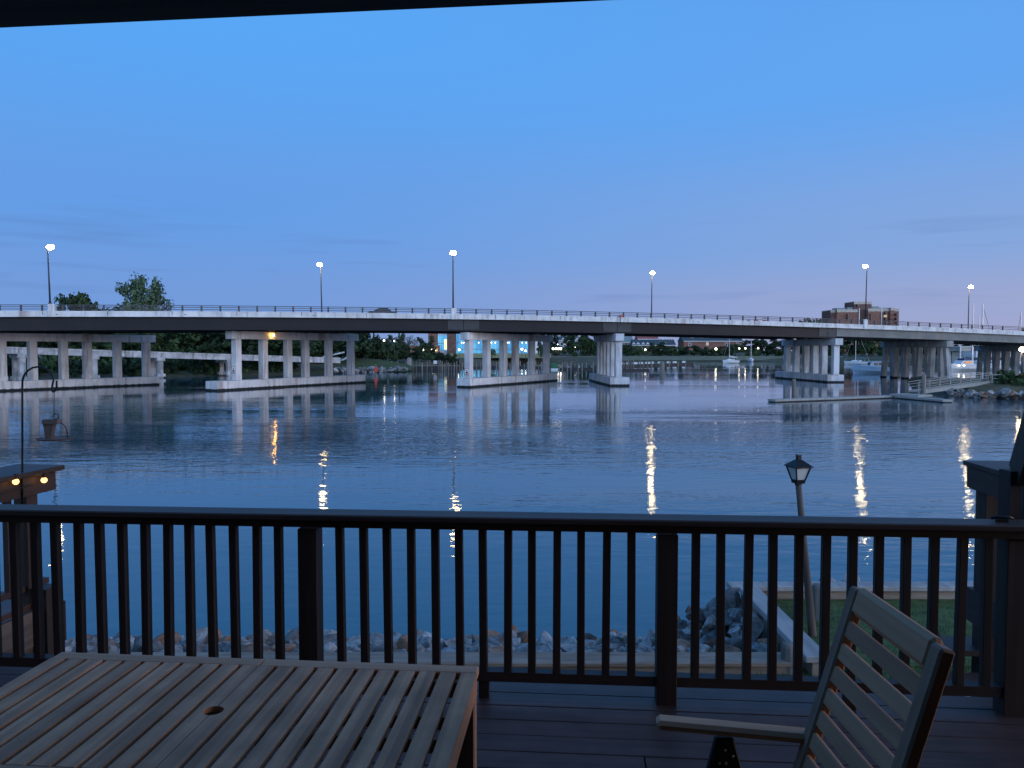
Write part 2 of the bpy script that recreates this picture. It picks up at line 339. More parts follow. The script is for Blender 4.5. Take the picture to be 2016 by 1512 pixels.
def water_mat():
    m = bpy.data.materials.new('river_water'); m.use_nodes = True; nt = m.node_tree; N = nt.nodes; L = nt.links
    b = N['Principled BSDF']; b.inputs['Base Color'].default_value = (.018, .072, .098, 1)
    b.inputs['Roughness'].default_value = .035; b.inputs['IOR'].default_value = 1.50; b.inputs['Specular IOR Level'].default_value = .5
    tc = N.new('ShaderNodeTexCoord')
    def nz(scale, ns, det, rot=0, dist=0.0):
        mp = N.new('ShaderNodeMapping'); mp.inputs['Scale'].default_value = scale; mp.inputs['Rotation'].default_value = (0, 0, R(rot)); L.new(tc.outputs['Object'], mp.inputs[0])
        n = N.new('ShaderNodeTexNoise'); n.inputs['Scale'].default_value = ns; n.inputs['Detail'].default_value = det; n.inputs['Distortion'].default_value = dist
        L.new(mp.outputs[0], n.inputs['Vector']); return n.outputs[0]
    def math_(op, a, bb, cc=None):
        k = N.new('ShaderNodeMath'); k.operation = op
        for i, v in enumerate((a, bb, cc)):
            if v is None: continue
            if isinstance(v, (int, float)): k.inputs[i].default_value = v
            else: L.new(v, k.inputs[i])
        return k.outputs[0]
    w1 = nz((.30, .85, 1), 1.0, 2, 8, .3)         # wavelets about a metre
    w2 = nz((1.0, 2.6, 1), 1.0, 3, -6, .2)        # ripples
    w3 = nz((.07, .17, 1), 1.0, 1, 4)             # slow swell
    h = math_('MULTIPLY', w1, .030)
    h = math_('MULTIPLY_ADD', w2, .020, h)
    h = math_('MULTIPLY_ADD', w3, .050, h)
    # cat's paws: patches and streaks where the breeze roughens the surface
    p = nz((.010, .034, 1), 1.0, 3, 5)
    pm = N.new('ShaderNodeMapRange'); pm.interpolation_type = 'SMOOTHSTEP'
    pm.inputs[1].default_value = .42; pm.inputs[2].default_value = .60; pm.inputs[3].default_value = .22; pm.inputs[4].default_value = 1.0
    L.new(p, pm.inputs[0])
    sx = N.new('ShaderNodeSeparateXYZ'); L.new(tc.outputs['Object'], sx.inputs[0])
    bd = N.new('ShaderNodeValToRGB'); e = bd.color_ramp.elements       # the breeze band lies across mid-river
    mr = N.new('ShaderNodeMapRange'); mr.inputs[1].default_value = 0; mr.inputs[2].default_value = 200; L.new(sx.outputs['Y'], mr.inputs[0]); L.new(mr.outputs[0], bd.inputs[0])
    for i, (pos, v) in enumerate(((.0, 2.0), (.08, 1.6), (.15, .85), (.22, 1.25), (.33, 1.15), (.42, .36), (1, .22))):
        el = e[i] if i < 2 else e.new(pos)
        el.position = pos; el.color = (v, v, v, 1)
    h = math_('MULTIPLY', h, math_('MULTIPLY', pm.outputs[0], bd.outputs[0]))
    bp = N.new('ShaderNodeBump'); bp.inputs['Strength'].default_value = 1.0; bp.inputs['Distance'].default_value = 1.5
    L.new(h, bp.inputs['Height']); L.new(bp.outputs[0], b.inputs['Normal'])
    return m
M['water'] = water_mat()

# ================================================================== SETTING
mb = MB(); mb.box((0, 1000, -.05), (5000, 2400, .1)); kind(mb.build('water', M['water']), 'structure')

# far shore: ground sheet whose edge follows the waterline seen in the photo
shore_px = [(-420, 752), (-150, 749), (0, 747), (180, 744), (330, 742), (480, 739), (600, 736), (700, 733.5), (775, 731.5), (840, 727), (885, 719), (960, 715.5), (1080, 713.5), (1240, 711.5), (1500, 711.5), (1640, 712), (1760, 713.5), (1880, 716), (2040, 719), (2400, 726)]
shore = [at_z(px, py, 0) for px, py in shore_px]
def far_ground():
    mb = MB(); bm = mb.bm; rows = []
    prof = [(-3, -.6), (0, .05), (4, 1.0), (14, 1.9), (60, 2.4), (260, 3.2), (2200, 4)]
    for p in shore:
        d = Vector((p.x, p.y, 0)).normalized(); d = Vector((d.x * .4, 1, 0)).normalized()
        rows.append([bm.verts.new((p.x + d.x * o, p.y + d.y * o, z + (rnd.uniform(-.1, .1) if o > 3 else 0))) for o, z in prof])
    for a, b in zip(rows, rows[1:]):
        for k in range(len(prof) - 1): bm.faces.new((a[k], b[k], b[k + 1], a[k + 1]))
    return kind(mb.build('far_shore_ground', M['bank'], smooth=True), 'structure')
far_ground()
def strip(name, px0, px1, py_near, y_near, y_far, z_near, z_far, m):
    mb = MB(); pts = []
    n = 12
    for i in range(n + 1):
        px = px0 + (px1 - px0) * i / n
        a = at_y(px, 700, y_near); b = at_y(px, 700, y_far)
        pts.append((mb.bm.verts.new((a.x, y_near, z_near)), mb.bm.verts.new((b.x, y_far, z_far))))
    for (a, b), (c, d) in zip(pts, pts[1:]): mb.bm.faces.new((a, c, d, b))
    return kind(mb.build(name, m), 'structure')
strip('dry_field', 884, 1085, 712, 322, 354, 2.2, 4.0, M['field'])
strip('marsh_edge', 1080, 1660, 706, 373, 386, .5, 2.5, M['shoregrass'])
strip('marsh_edge', 1085, 1240, 706, 366, 384, .3, 2.3, M['shoregrass'])

# green mound with a stone toe beside the far end of pier two
def mound():
    mb = MB(); c = at_z(690, 733, 0) + Vector((0, 20, 0))
    for i in range(15):
        for j in range(9):
            u = i / 14 * 2 - 1; v = j / 8 * 2 - 1
            x = u * 15 - 1.5; y = v * 19
            z = max(0, 1 - (u * u * .9 + v * v)) ** .8 * 3.0 + noise.noise((x * .3, y * .3, 2)) * .25 + .2
            mb.bm.verts.new(c + Vector((x, y, z)))
    mb.bm.verts.ensure_lookup_table()
    for i in range(14):
        for j in range(8):
            V = mb.bm.verts; mb.bm.faces.new((V[i * 9 + j], V[(i + 1) * 9 + j], V[(i + 1) * 9 + j + 1], V[i * 9 + j + 1]))
    kind(mb.build('hill', M['hill'], smooth=True), 'structure')
mound()

# near bank: lawn behind a timber bulkhead, stones falling to the water
ZD = H - 1.71                # deck boards
ZL = H - 3.40                # lawn
BX = 3.06                    # inner corner of the bulkhead
def bank_z(x, y):            # stones fall from the bulkhead to the water, heaped along the side wall
    if x >= BX: return 1.95 - .42 * max(0, y - 10.35)
    d = max(0, y - 8.15)
    main = 2.02 - .27 * d if d < 2 else 1.48 - .35 * (d - 2)
    ds = math.hypot(BX - x, max(0, y - 10.35))
    return max(main, 2.10 - .62 * ds)
mb = MB(); mb.box((0, 1.2, ZL - .15), (40, 13.8, .3)); kind(mb.build('lawn_base', M['lawn']), 'structure')
mb = MB(); mb.box((10.5, 9.2, ZL - .13), (2 * (10.5 - BX) - .3, 2.2, .3)); kind(mb.build('lawn_base', M['lawn']), 'structure')
def bank_slope():
    mb = MB(); xs = [-16 + i * .5 for i in range(73)]; ys = [8.15 + j * .5 for j in range(19)]
    g = [[mb.bm.verts.new((x, y, bank_z(x, y) - .22 + noise.noise((x * 1.3, y * 1.3, 0)) * .12)) for y in ys] for x in xs]
    for i in range(len(xs) - 1):
        for j in range(len(ys) - 1):
            if xs[i] >= BX - .1 and ys[j] < 10.3: continue
            mb.bm.faces.new((g[i][j], g[i + 1][j], g[i + 1][j + 1], g[i][j + 1]))
    kind(mb.build('bank_slope', M['mud'], smooth=True), 'structure')
bank_slope()
t = thing('bulkhead', 'low timber bulkhead wall stepping out round the lawn and holding back the stones', 'retaining wall', (0, 8.1, ZL))
mb = MB(); mb.box((-6.5, -.10, -.085), (19, .14, .335)); mb.box((-6.5, -.06, .112), (19.06, .30, .05)); mb.build('near_wall', M['timber'], t, bevel=.01)
mb = MB(); mb.box((BX + .12, 1.02, -.05), (.10, 2.5, .40)); mb.build('side_wall', M['timber'], t)
mb = MB(); mb.box((BX + .12, .93, .185), (.26, 2.36, .07)); mb.build('side_cap', M['cap'], t, bevel=.008)
mb = MB(); mb.box((10.6, 2.27, -.02), (14.84, .12, .34)); mb.build('far_wall', M['timber'], t)
mb = MB(); mb.box((10.5, 2.24, .185), (15.1, .24, .07)); mb.build('far_cap', M['cap'], t, bevel=.008)
for nm, lab, px, py, r, h in (('bulkhead_pile', 'stout round timber pile at far side of the lawn beside the lantern post', 1611, 1222, .088, .46), ('bulkhead_pile', 'short dark timber pile stub at the inner corner of the bulkhead', 1553, 1322, .085, .30)):
    p = at_z(px, py, ZL)
    mb = MB(); mb.lathe([(r, -.4), (r * 1.02, h * .6), (r * .97, h - .03), (r * .8, h), (0, h + .01)], n=14); o = mb.build(nm, M['pile_wood'], smooth=False); o.location = p
    tag(o, lab, 'pile')

def grass_blades():
    mb = MB(); mb.raw = True; r = random.Random(3)
    for _ in range(9000):
        x = r.uniform(2.9, 7.2); y = r.uniform(7.6, 10.1) if r.random() < .75 else r.uniform(4.3, 8.0)
        if y < 7.9: x = r.uniform(-1.5, 7)
        if BX - .1 < x < BX + .3 and y > 7.9: continue
        if x < BX and y > 7.9: continue
        h = r.uniform(.03, .075); a = r.uniform(0, 6.28); w = .006
        dx, dy = math.cos(a) * w, math.sin(a) * w; lx, ly = r.uniform(-.03, .03), r.uniform(-.03, .03)
        v = [mb.bm.verts.new(q) for q in ((x - dx, y - dy, ZL), (x + dx, y + dy, ZL), (x + lx, y + ly, ZL + h))]
        mb.bm.faces.new(v)
    kind(mb.build('grass', M['grass']), 'stuff')
grass_blades()

# riprap stones: each a thing
def rock_mesh(seed):
    r = random.Random(seed); bm = bmesh.new(); bmesh.ops.create_icosphere(bm, subdivisions=3, radius=1)
    cuts = []
    for _ in range(r.randint(11, 15)):
        n = Vector((r.gauss(0, 1), r.gauss(0, 1), r.gauss(0, 1))).normalized(); cuts.append((n, r.uniform(.38, .74)))
    for v in bm.verts:
        for n, d in cuts:
            k = v.co.dot(n)
            if k > d: v.co -= n * (k - d)
        v.co += v.co.normalized() * noise.noise(v.co * 2.3 + Vector((seed, 0, 0))) * .035
    me = bpy.data.meshes.new('riprap_stone'); bm.to_mesh(me); bm.free(); return me
ROCKS = [rock_mesh(i) for i in range(9)]
M['rock_rubble'] = noisy('rock_rubble', (.10, .095, .09), (.34, .31, .29), ns=6, detail=5, rough=.9)
rk_mats = ['rock_grey', 'rock_blue', 'rock_brown']
ROCKM = {}
def plank(axis, pitch, amt):
    def f(N, L, out, tc, n0):
        sx = N.new('ShaderNodeSeparateXYZ'); L.new(tc.outputs['Object'], sx.inputs[0])
        dv = N.new('ShaderNodeMath'); dv.operation = 'DIVIDE'; L.new(sx.outputs[axis], dv.inputs[0]); dv.inputs[1].default_value = pitch
        fl = N.new('ShaderNodeMath'); fl.operation = 'FLOOR'; L.new(dv.outputs[0], fl.inputs[0])
        w = N.new('ShaderNodeTexWhiteNoise'); w.noise_dimensions = '1D'; L.new(fl.outputs[0], w.inputs['W'])
        mr = N.new('ShaderNodeMapRange'); mr.inputs[3].default_value = 1 - amt; mr.inputs[4].default_value = 1 + amt; L.new(w.outputs['Value'], mr.inputs[0])
        st = N.new('ShaderNodeTexNoise'); st.inputs['Scale'].default_value = 7; st.inputs['Detail'].default_value = 4; L.new(tc.outputs['Object'], st.inputs['Vector'])
        m2 = N.new('ShaderNodeMapRange'); m2.inputs[1].default_value = .35; m2.inputs[2].default_value = .7; m2.inputs[3].default_value = 1.08; m2.inputs[4].default_value = .74; L.new(st.outputs[0], m2.inputs[0])
        mm = N.new('ShaderNodeMath'); mm.operation = 'MULTIPLY'; L.new(mr.outputs[0], mm.inputs[0]); L.new(m2.outputs[0], mm.inputs[1])
        hs = N.new('ShaderNodeHueSaturation'); L.new(mm.outputs[0], hs.inputs['Value']); L.new(out, hs.inputs['Color']); return hs.outputs[0]
    return f
for k in rk_mats:
    for i, me in enumerate(ROCKS):
        c = me.copy(); c.name = 'riprap_stone'; c.materials.clear(); c.materials.append(M[k]); ROCKM[k, i] = c
LAB = {'rock_grey': 'grey angular stone lying in the riprap below the deck', 'rock_blue': 'bluish grey angular stone lying in the riprap below the deck', 'rock_brown': 'brown angular stone lying in the riprap below the deck'}
def put_rock(x, y, z, s, sq=.75, k=None, label=None, r=rnd, name='riprap_stone'):
    k = k or r.choices(rk_mats, (5, 3.4, 2.2))[0]
    o = bpy.data.objects.new(name, ROCKM[k, r.randrange(9)]); C.objects.link(o)
    o.location = (x, y, z); o.rotation_euler = (r.uniform(-.8, .8), r.uniform(-.8, .8), r.uniform(0, 6.28))
    o.scale = (s * r.uniform(1.1, 1.75), s * r.uniform(.95, 1.3), s * sq * r.uniform(.95, 1.45))
    return tag(o, label or LAB[k], 'stone', 'riprap stones below the deck')
def riprap():
    r = random.Random(11); pts = []
    def ok(x, y, d): return all((x - a) ** 2 + (y - b) ** 2 > (d * .9 + e * .75) ** 2 for a, b, e in pts)
    # first the strip by the wall, then outwards; sizes grow a little towards the water
    tries = 0
    while len(pts) < 222 and tries < 90000:
        tries += 1
        zone = r.random()
        if zone < .86: x = r.uniform(-7.6, BX - .05); y = 8.28 + r.random() ** 1.35 * 6.0
        elif zone < .93: x = r.uniform(1.6, BX); y = r.uniform(8.4, 12)
        else: x = r.uniform(BX, 8.6); y = 10.6 + r.random() * 1.2
        if x > BX - .02 and y < 10.6: continue
        s = r.uniform(.10, .19) + .013 * max(0, y - 8.6)
        if y > 10.6 and x > BX + 1.2: s *= .8
        if not ok(x, y, s): continue
        z = bank_z(x, y)
        if z < -.25: continue
        pts.append((x, y, s))
    for x, y, s in pts:
        near = max(0, 1 - (y - 8.15) / .5) if x < BX else 0
        put_rock(x, y, bank_z(x, y) - .06 + r.uniform(-.03, .10) - near * .04, s, r=r)
    # the smaller stones packed between them, too many to count
    mb = MB(); mb.raw = True
    for _ in range(1500):
        x = r.uniform(-8.5, BX - .1); y = 8.3 + r.random() * 6.6; z = bank_z(x, y)
        if z < -.2: continue
        sz = r.uniform(.06, .13); m = Matrix.Translation((x, y, z - .10 + r.uniform(-.02, .05))) @ Matrix.Rotation(r.uniform(0, 6.28), 4, Vector((r.gauss(0, 1), r.gauss(0, 1), r.gauss(0, 1))).normalized()) @ Matrix.Diagonal((sz * r.uniform(.8, 1.6), sz, sz * r.uniform(.6, 1), 1))
        q = bmesh.ops.create_icosphere(mb.bm, subdivisions=1, radius=1, matrix=m)
        for v in q['verts']: v.co += Vector((r.gauss(0, 1), r.gauss(0, 1), r.gauss(0, 1))) * sz * .14
    kind(mb.build('riprap_rubble', M['rock_rubble']), 'stuff')
    # the heap against the side wall of the bulkhead
    hp = []
    tries = 0
    while len(hp) < 66 and tries < 20000:
        tries += 1
        y = r.uniform(8.4, 11.2); x = BX - .06 - r.random() ** 1.3 * 1.7
        if y > 10.35: x = r.uniform(2.2, 3.5)
        q = r.uniform(.09, .17)
        if any((x - a) ** 2 + (y - b) ** 2 < (q * .9 + c * .6) ** 2 for a, b, c in hp): continue
        hp.append((x, y, q))
    for x, y, q in hp: put_rock(x, y, bank_z(x, y) + r.uniform(.0, .12), q, .85, r=r)
    put_rock(4.78, 10.62, 2.24, .19, .9, 'rock_grey', 'large rounded grey stone showing above the far bulkhead cap', r)
    put_rock(4.42, 10.62, 2.17, .14, .9, 'rock_grey', 'small pointed grey stone beside the large one above the far bulkhead cap', r)
riprap()

# ================================================================== ROAD BRIDGE
TH = math.atan(.289); CB, SB = math.cos(TH), math.sin(TH); AB = 114.6; WB = 19.0
def bp(s, t, z=0.0): return Vector((s * CB - t * SB, AB + s * SB + t * CB, z))
def s_at(px, t=0.0):
    k = (px - 1008) / FPX
    return (k * (AB + t * CB) + t * SB) / (CB - k * SB)
_prof = [(0, 600, 611, 622, 644), (200, 599.5, 611.3, 622, 646), (380, 600, 611.5, 621.5, 645.5), (640, 603, 615, 624, 650), (760, 605, 617, 626.5, 650), (880, 607.5, 619, 627.5, 651), (1008, 609.8, 622, 630.5, 654), (1260, 615.6, 626, 636.3, 659), (1400, 619.8, 632, 641, 663.5), (1640, 627, 639.5, 649, 668), (1700, 629, 641.5, 650, 667.5), (2016, 644, 656.5, 664, 683)]
_S = []; _Z = [[], [], [], []]
for px, *ys in _prof:
    s = s_at(px); _S.append(s)
    for i, y in enumerate(ys): _Z[i].append(at_y(px, y, bp(s, 0).y).z)
_F = [np.polyfit(_S, z, 3) for z in _Z]
def zf(i, s): return float(np.polyval(_F[i], max(-105, min(140, s))))
def z_rail(s): return zf(0, s)
def z_par(s): return zf(0, s) - .80
def z_slab(s): return zf(0, s) - 1.55
S_STEEL = s_at(1649)
def z_gird(s): return z_slab(s) - (1.72 if s < S_STEEL else 1.40)
S0, S1 = s_at(-330), s_at(2420)
bridge = thing('road_bridge', 'long white concrete road bridge on rows of columns crossing the river', 'bridge', bp(0, 0, 0))
BO = bp(0, 0, 0)
def loft(name, m, parent, s0, s1, t0, t1, zt, zb, step=4.0, smooth=False):
    mb = MB(); n = max(1, int((s1 - s0) / step)); prev = None; first = None
    for i in range(n + 1):
        s = s0 + (s1 - s0) * i / n
        ring = [mb.bm.verts.new(bp(s, t, z) - BO) for t, z in ((t0, zb(s)), (t1, zb(s)), (t1, zt(s)), (t0, zt(s)))]
        if prev:
            for k in range(4): mb.bm.faces.new((prev[k], prev[(k + 1) % 4], ring[(k + 1) % 4], ring[k]))
        else: mb.bm.faces.new(ring[::-1])
        prev = ring
    mb.bm.faces.new(prev)
    return mb.build(name, m, parent)
loft('parapet', M['parapet'], bridge, S0, S1, 0, .35, z_par, lambda s: z_slab(s))
loft('parapet', M['parapet'], bridge, S0, S1, WB - .35, WB, z_par, lambda s: z_slab(s))
loft('drip_edge', M['parapet'], bridge, S0, S1, -.07, .0, lambda s: z_slab(s) + .14, lambda s: z_slab(s))
loft('deck_slab', M['asphalt'], bridge, S0, S1, .35, WB - .35, lambda s: z_slab(s) + .28, lambda s: z_slab(s) + .004)
for k, tt in enumerate((.45, 4.6, 9.2, 13.8, WB - .85)):
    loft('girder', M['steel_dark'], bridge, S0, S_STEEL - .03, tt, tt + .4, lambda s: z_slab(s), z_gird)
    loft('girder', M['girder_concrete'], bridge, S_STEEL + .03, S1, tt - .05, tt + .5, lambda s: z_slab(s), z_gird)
for px in (914, 1217, 1618):     # pale plates on the web over three of the piers
    s = s_at(px); e = 2.35 if px < 1600 else 1.7
    if px > 1600: s = S_STEEL - 1.8
    for a, b in ((s - e, s - .04), (s + .04, s + e)):
        b = min(b, S_STEEL - .1)
        loft('web_plate', M['steel_grey'], bridge, a, b, .40, .449, lambda q: z_slab(q) - .02, lambda q: z_gird(q) + .22)
# railing with its posts
def railing(t):
    mb = MB(); prev = []
    for i in range(61):
        prev.append(S0 + (S1 - S0) * i / 60)
    for dz, hh in ((-.045, .09), (-.28, .085), (-.56, .085)):
        for a, b in zip(prev, prev[1:]):
            mb.beam(bp(a, t, z_rail(a) + dz) - BO, bp(b, t, z_rail(b) + dz) - BO, .06, hh)
    ro = mb.build('railing', M['galv'], bridge)
    pm = None; s = s_at(-40 if t < 2 else 40, t); n = 0
    while s < s_at(2050, t) and n < 70:
        if pm is None:
            mb = MB(); mb.box((0, 0, -.40), (.22, .14, .80)); mb.box((0, 0, -.77), (.30, .24, .05)); mb.box((0, -.07, -.45), (.10, .06, .6)); pm = mb.build('rail_post', M['galv'], ro); o = pm
        else:
            o = pm.copy(); C.objects.link(o); o.parent = ro
        o.location = bp(s, t, z_rail(s)) - BO; o.rotation_euler = (0, 0, TH)
        s += 2.35; n += 1
railing(.18); railing(WB - .18)
# pedestals under the near lamps
for px in (104.5, 893.5, 1702):
    s = s_at(px); mb = MB(); mb.box(bp(s, .06, (z_slab(s) + z_rail(s)) / 2 + .02) - BO, (.75, .52, z_rail(s) - z_slab(s) + .10), TH)
    mb.build('lamp_pedestal', M['parapet'], bridge, bevel=.02)
for px in list(range(-40, 2100, 127)):     # expansion joints and drain slots in the parapet
    s = s_at(px); mb = MB(); mb.box(bp(s, .0, (z_slab(s) + z_par(s)) / 2 + .08) - BO, (.07, .012, z_par(s) - z_slab(s) - .18), TH)
    if px % 2: mb.box(bp(s + 1.6, .0, z_slab(s) + .30) - BO, (.22, .014, .10), TH)
    mb.build('expansion_joint', M['joint'], bridge)

def pier(A, B, side, w, fh, cols, extend=0.0, colw=1.0, cap_z=None, L=None):
    a = at_z(*A, 0); b = at_z(*B, 0); ax = (b - a); ln = ax.length; ax.normalize()
    if extend: a = a - ax * extend; ln += extend
    if L: ln = L
    nv = Vector((-ax.y, ax.x, 0)) if side > 0 else Vector((ax.y, -ax.x, 0))
    mid = a + ax * ln / 2 + nv * w / 2
    ang = math.atan2(ax.y, ax.x)
    root_l = mid - BO
    mb = MB(); mb.box((0, 0, fh / 2 - .6), (ln, w, fh + 1.2)); ft = mb.build('pier', M['concrete'], bridge, bevel=.04)
    ft.location = root_l; ft.rotation_euler = (0, 0, ang)
    cl = a + nv * w / 2
    rs = []
    for px in cols:
        if isinstance(px, tuple): rs.append(px[0] * ln); continue
        k = (px - 1008) / FPX
        rs.append((k * cl.y - cl.x) / (ax.x - k * ax.y))
    lo, hi = min(rs), max(rs)
    def sof(p): return (p.x - 0) * CB + (p.y - AB) * SB
    zt = min(z_gird(sof(cl + ax * lo)), z_gird(sof(cl + ax * hi)), z_gird(sof(cl + ax * (lo + hi) / 2))) - .06
    zb = zt - 1.12
    for r_ in rs:
        mb = MB(); mb.box((r_ - ln / 2, 0, (fh + zb) / 2), (colw, colw * .95, zb - fh + .02)); mb.build('column', M['concrete'], ft, bevel=.04)
    mb = MB(); mb.box(((lo + hi) / 2 - ln / 2, 0, (zt + zb) / 2), (hi - lo + 2.6, 1.32, zt - zb)); mb.build('cap_beam', M['concrete'], ft, bevel=.03)
    mb = MB()
    for tt in (.65, 4.8, 9.4, 14.0, WB - .65):   # bearing blocks where the girders sit
        k = None
        for q in range(101):
            r_ = lo - 1 + (hi - lo + 2) * q / 100; p = cl + ax * r_
            tq = -(p.x) * SB + (p.y - AB) * CB
            if k is None or abs(tq - tt) < k[0]: k = (abs(tq - tt), r_)
        s_ = sof(cl + ax * k[1]); mb.box((k[1] - ln / 2, 0, (zt + z_gird(s_)) / 2), (.7, .6, max(.03, z_gird(s_) - zt)))
    mb.build('bearing', M['black'], ft)
    return ft, a, ax, nv, ln
FH = 1.30
P1 = pier((0, 770.5), (314, 757.5), 1, 2.3, FH, [3, 64, 125, 172, 231, 288], extend=9.5)
# stepped block on the left footing
mb = MB(); mb.box((-P1[4] / 2 + 6, .1, FH + .32), (9.5, 1.7, .64)); mb.build('footing_step', M['concrete'], P1[0], bevel=.03)
for k in (-4, -9):
    pass
P2 = pier((428, 770), (720, 753), 1, 2.3, FH, [466, 518.5, 567, 601, 647, 690.5])
P3 = pier((925, 763), (1098, 749.5), 1, 2.3, FH, [923, 958, 991, 1014.5, 1046.5, 1075.5])
P4 = pier((1201, 760), (1160, 749), -1, 3.0, FH, [1217, (.26,), (.42,), (.57,), (.72,), (.87,)], L=22, colw=1.05)
P5 = pier((1629, 753), (1526, 744), -1, 2.9, FH, [1644, 1621, 1603.5, 1586, 1567, 1549.5], colw=1.05)
def pile_bent(px_near, px_far, n):
    sn = s_at(px_near, -.35); a = bp(sn, -.35); sf_ = s_at(px_far, WB + .4); b = bp(sf_, WB + .4)
    ax = (b - a); ln = ax.length; ax.normalize(); ang = math.atan2(ax.y, ax.x); mid = (a + b) / 2
    zt = min(z_gird(sn), z_gird((sn + sf_) / 2), z_gird(sf_)) - .05; zb = zt - 1.1
    mb = MB(); mb.box((0, 0, (zt + zb) / 2), (ln, 1.25, zt - zb)); c = mb.build('pile_bent', M['pile_concrete'], bridge, bevel=.03)
    c.location = mid - BO; c.rotation_euler = (0, 0, ang)
    for i in range(n):
        x = -ln / 2 + 1.0 + (ln - 2.0) * i / (n - 1)
        lean = -.8 if i == 0 else (.9 if i == n - 1 else 0); lateral = (-.5 if i % 2 else .5) if 0 < i < n - 1 else 0
        mb = MB(); mb.hexa([(x + lean + dx, lateral + dy, -1.5) for dx, dy in ((-.42, -.42), (.42, -.42), (.42, .42), (-.42, .42))], [(x + dx, lateral * .35 + dy, zb + .02) for dx, dy in ((-.42, -.42), (.42, -.42), (.42, .42), (-.42, .42))])
        mb.build('pile', M['pile_concrete'], c)
pile_bent(1870, 1738, 11)
pile_bent(2030, 1926, 11)
pile_bent(2230, 2110, 9)

# lamps on the bridge
def bridge_lamp(px, py_head, t, lean, label, far):
    s = s_at(px, t); p = bp(s, t); base = z_rail(s) + .07 if not far else z_slab(s) + .28
    kpx = px; top = at_y(px, py_head, p.y).z
    o = thing('street_lamp', label, 'street lamp', (p.x, p.y, base), 0, 'street lamps along the road bridge')
    h = top - base; lx = lean * h
    mb = MB(); mb.tube([(0, 0, 0), (lx * .5, 0, h * .5), (lx, 0, h - .05)], [.115, .095, .075], 8); mb.build('pole', M['pole'], o, smooth=True)
    mb = MB(); mb.box((0, 0, .03), (.42, .42, .06)); mb.box((0, 0, .18), (.26, .26, .26)); mb.build('base_plate', M['pole'], o, bevel=.01)
    sg = -1 if far else 1
    mb = MB(); mb.tube([(lx, 0, h - .10), (lx, sg * .25, h + .06), (lx, sg * .62, h + .12)], .05, 6); mb.build('arm', M['pole'], o)
    mb = MB(); mb.box((lx, sg * .62, h + .20), (.80, .52, .10)); mb.box((lx, sg * .62, h + .27), (.56, .36, .05)); mb.build('lamp_head', M['pole'], o, bevel=.02)
    mb = MB(); mb.ball((lx, sg * .62, h + .10), .40, 12, 8, (1.15, .9, .75)); mb.build('lens', M['lamp'], o, smooth=True)
    return o
for px, py, t, lean, lab, far in (
    (102, 487, .06, -.02, 'street lamp above the leftmost pier with a lit head leaning left on a white pedestal', False),
    (635, 523, WB - .3, -.015, 'lit street lamp on far side of bridge between second and third piers', True),
    (892.5, 498, .06, 0, 'tall lit street lamp on a white pedestal above the third pier by the glass building', False),
    (1282, 539, WB - .3, 0, 'lit street lamp on far side of bridge just past the fourth pier', True),
    (1702, 525, .06, .008, 'tall lit street lamp in front of the brown brick tower', False),
    (1904, 566, WB - .3, 0, 'lit street lamp beside the bare masts at the right end of the bridge', True)):
    bridge_lamp(px, py, t, lean, lab, far)

# car crossing
def car(px, t, rz, label, paint):
    s = s_at(px, t); p = bp(s, t); o = thing('car', label, 'car', (p.x, p.y, z_slab(s) + .28), rz)
    mb = MB(); prof = [(-2.2, .32), (-2.25, .75), (-1.7, .92), (-1.15, .97), (.95, .98), (1.9, .84), (2.2, .62), (2.2, .32)]
    mb.prism([(x, -.88, z) for x, z in prof], (0, 1.76, 0)); mb.build('body', paint, o, bevel=.05)
    mb = MB(); gp = [(-1.5, .97), (-.95, 1.40), (.30, 1.46), (1.15, .98)]
    mb.hexa([(x, -.78 + (.12 if z > 1 else 0), z) for x, z in gp], [(x, .78 - (.12 if z > 1 else 0), z) for x, z in gp]); mb.build('cabin', M['dark_glass'], o, bevel=.03)
    mb = MB(); mb.box((-.30, 0, 1.455), (1.2, 1.22, .05)); mb.build('roof', paint, o, bevel=.02)
    for x in (-1.35, 1.35):
        for y in (-.86, .86):
            mb = MB(); mb.tube([(x, y - .1, .32), (x, y + .1, .32)], .32, 14); w = mb.build('wheel', M['tyre'], o)
    mb = MB(); mb.box((-2.26, .6, .72), (.04, .3, .12)); mb.build('tail_light', M['red_sign'], o)
    mb = MB(); mb.box((-2.26, -.6, .72), (.04, .3, .12)); mb.build('tail_light', M['red_sign'], o)
    return o
car(751, 5.2, TH + math.pi, 'dark car driving along the bridge between the railing posts', M['car_paint'])
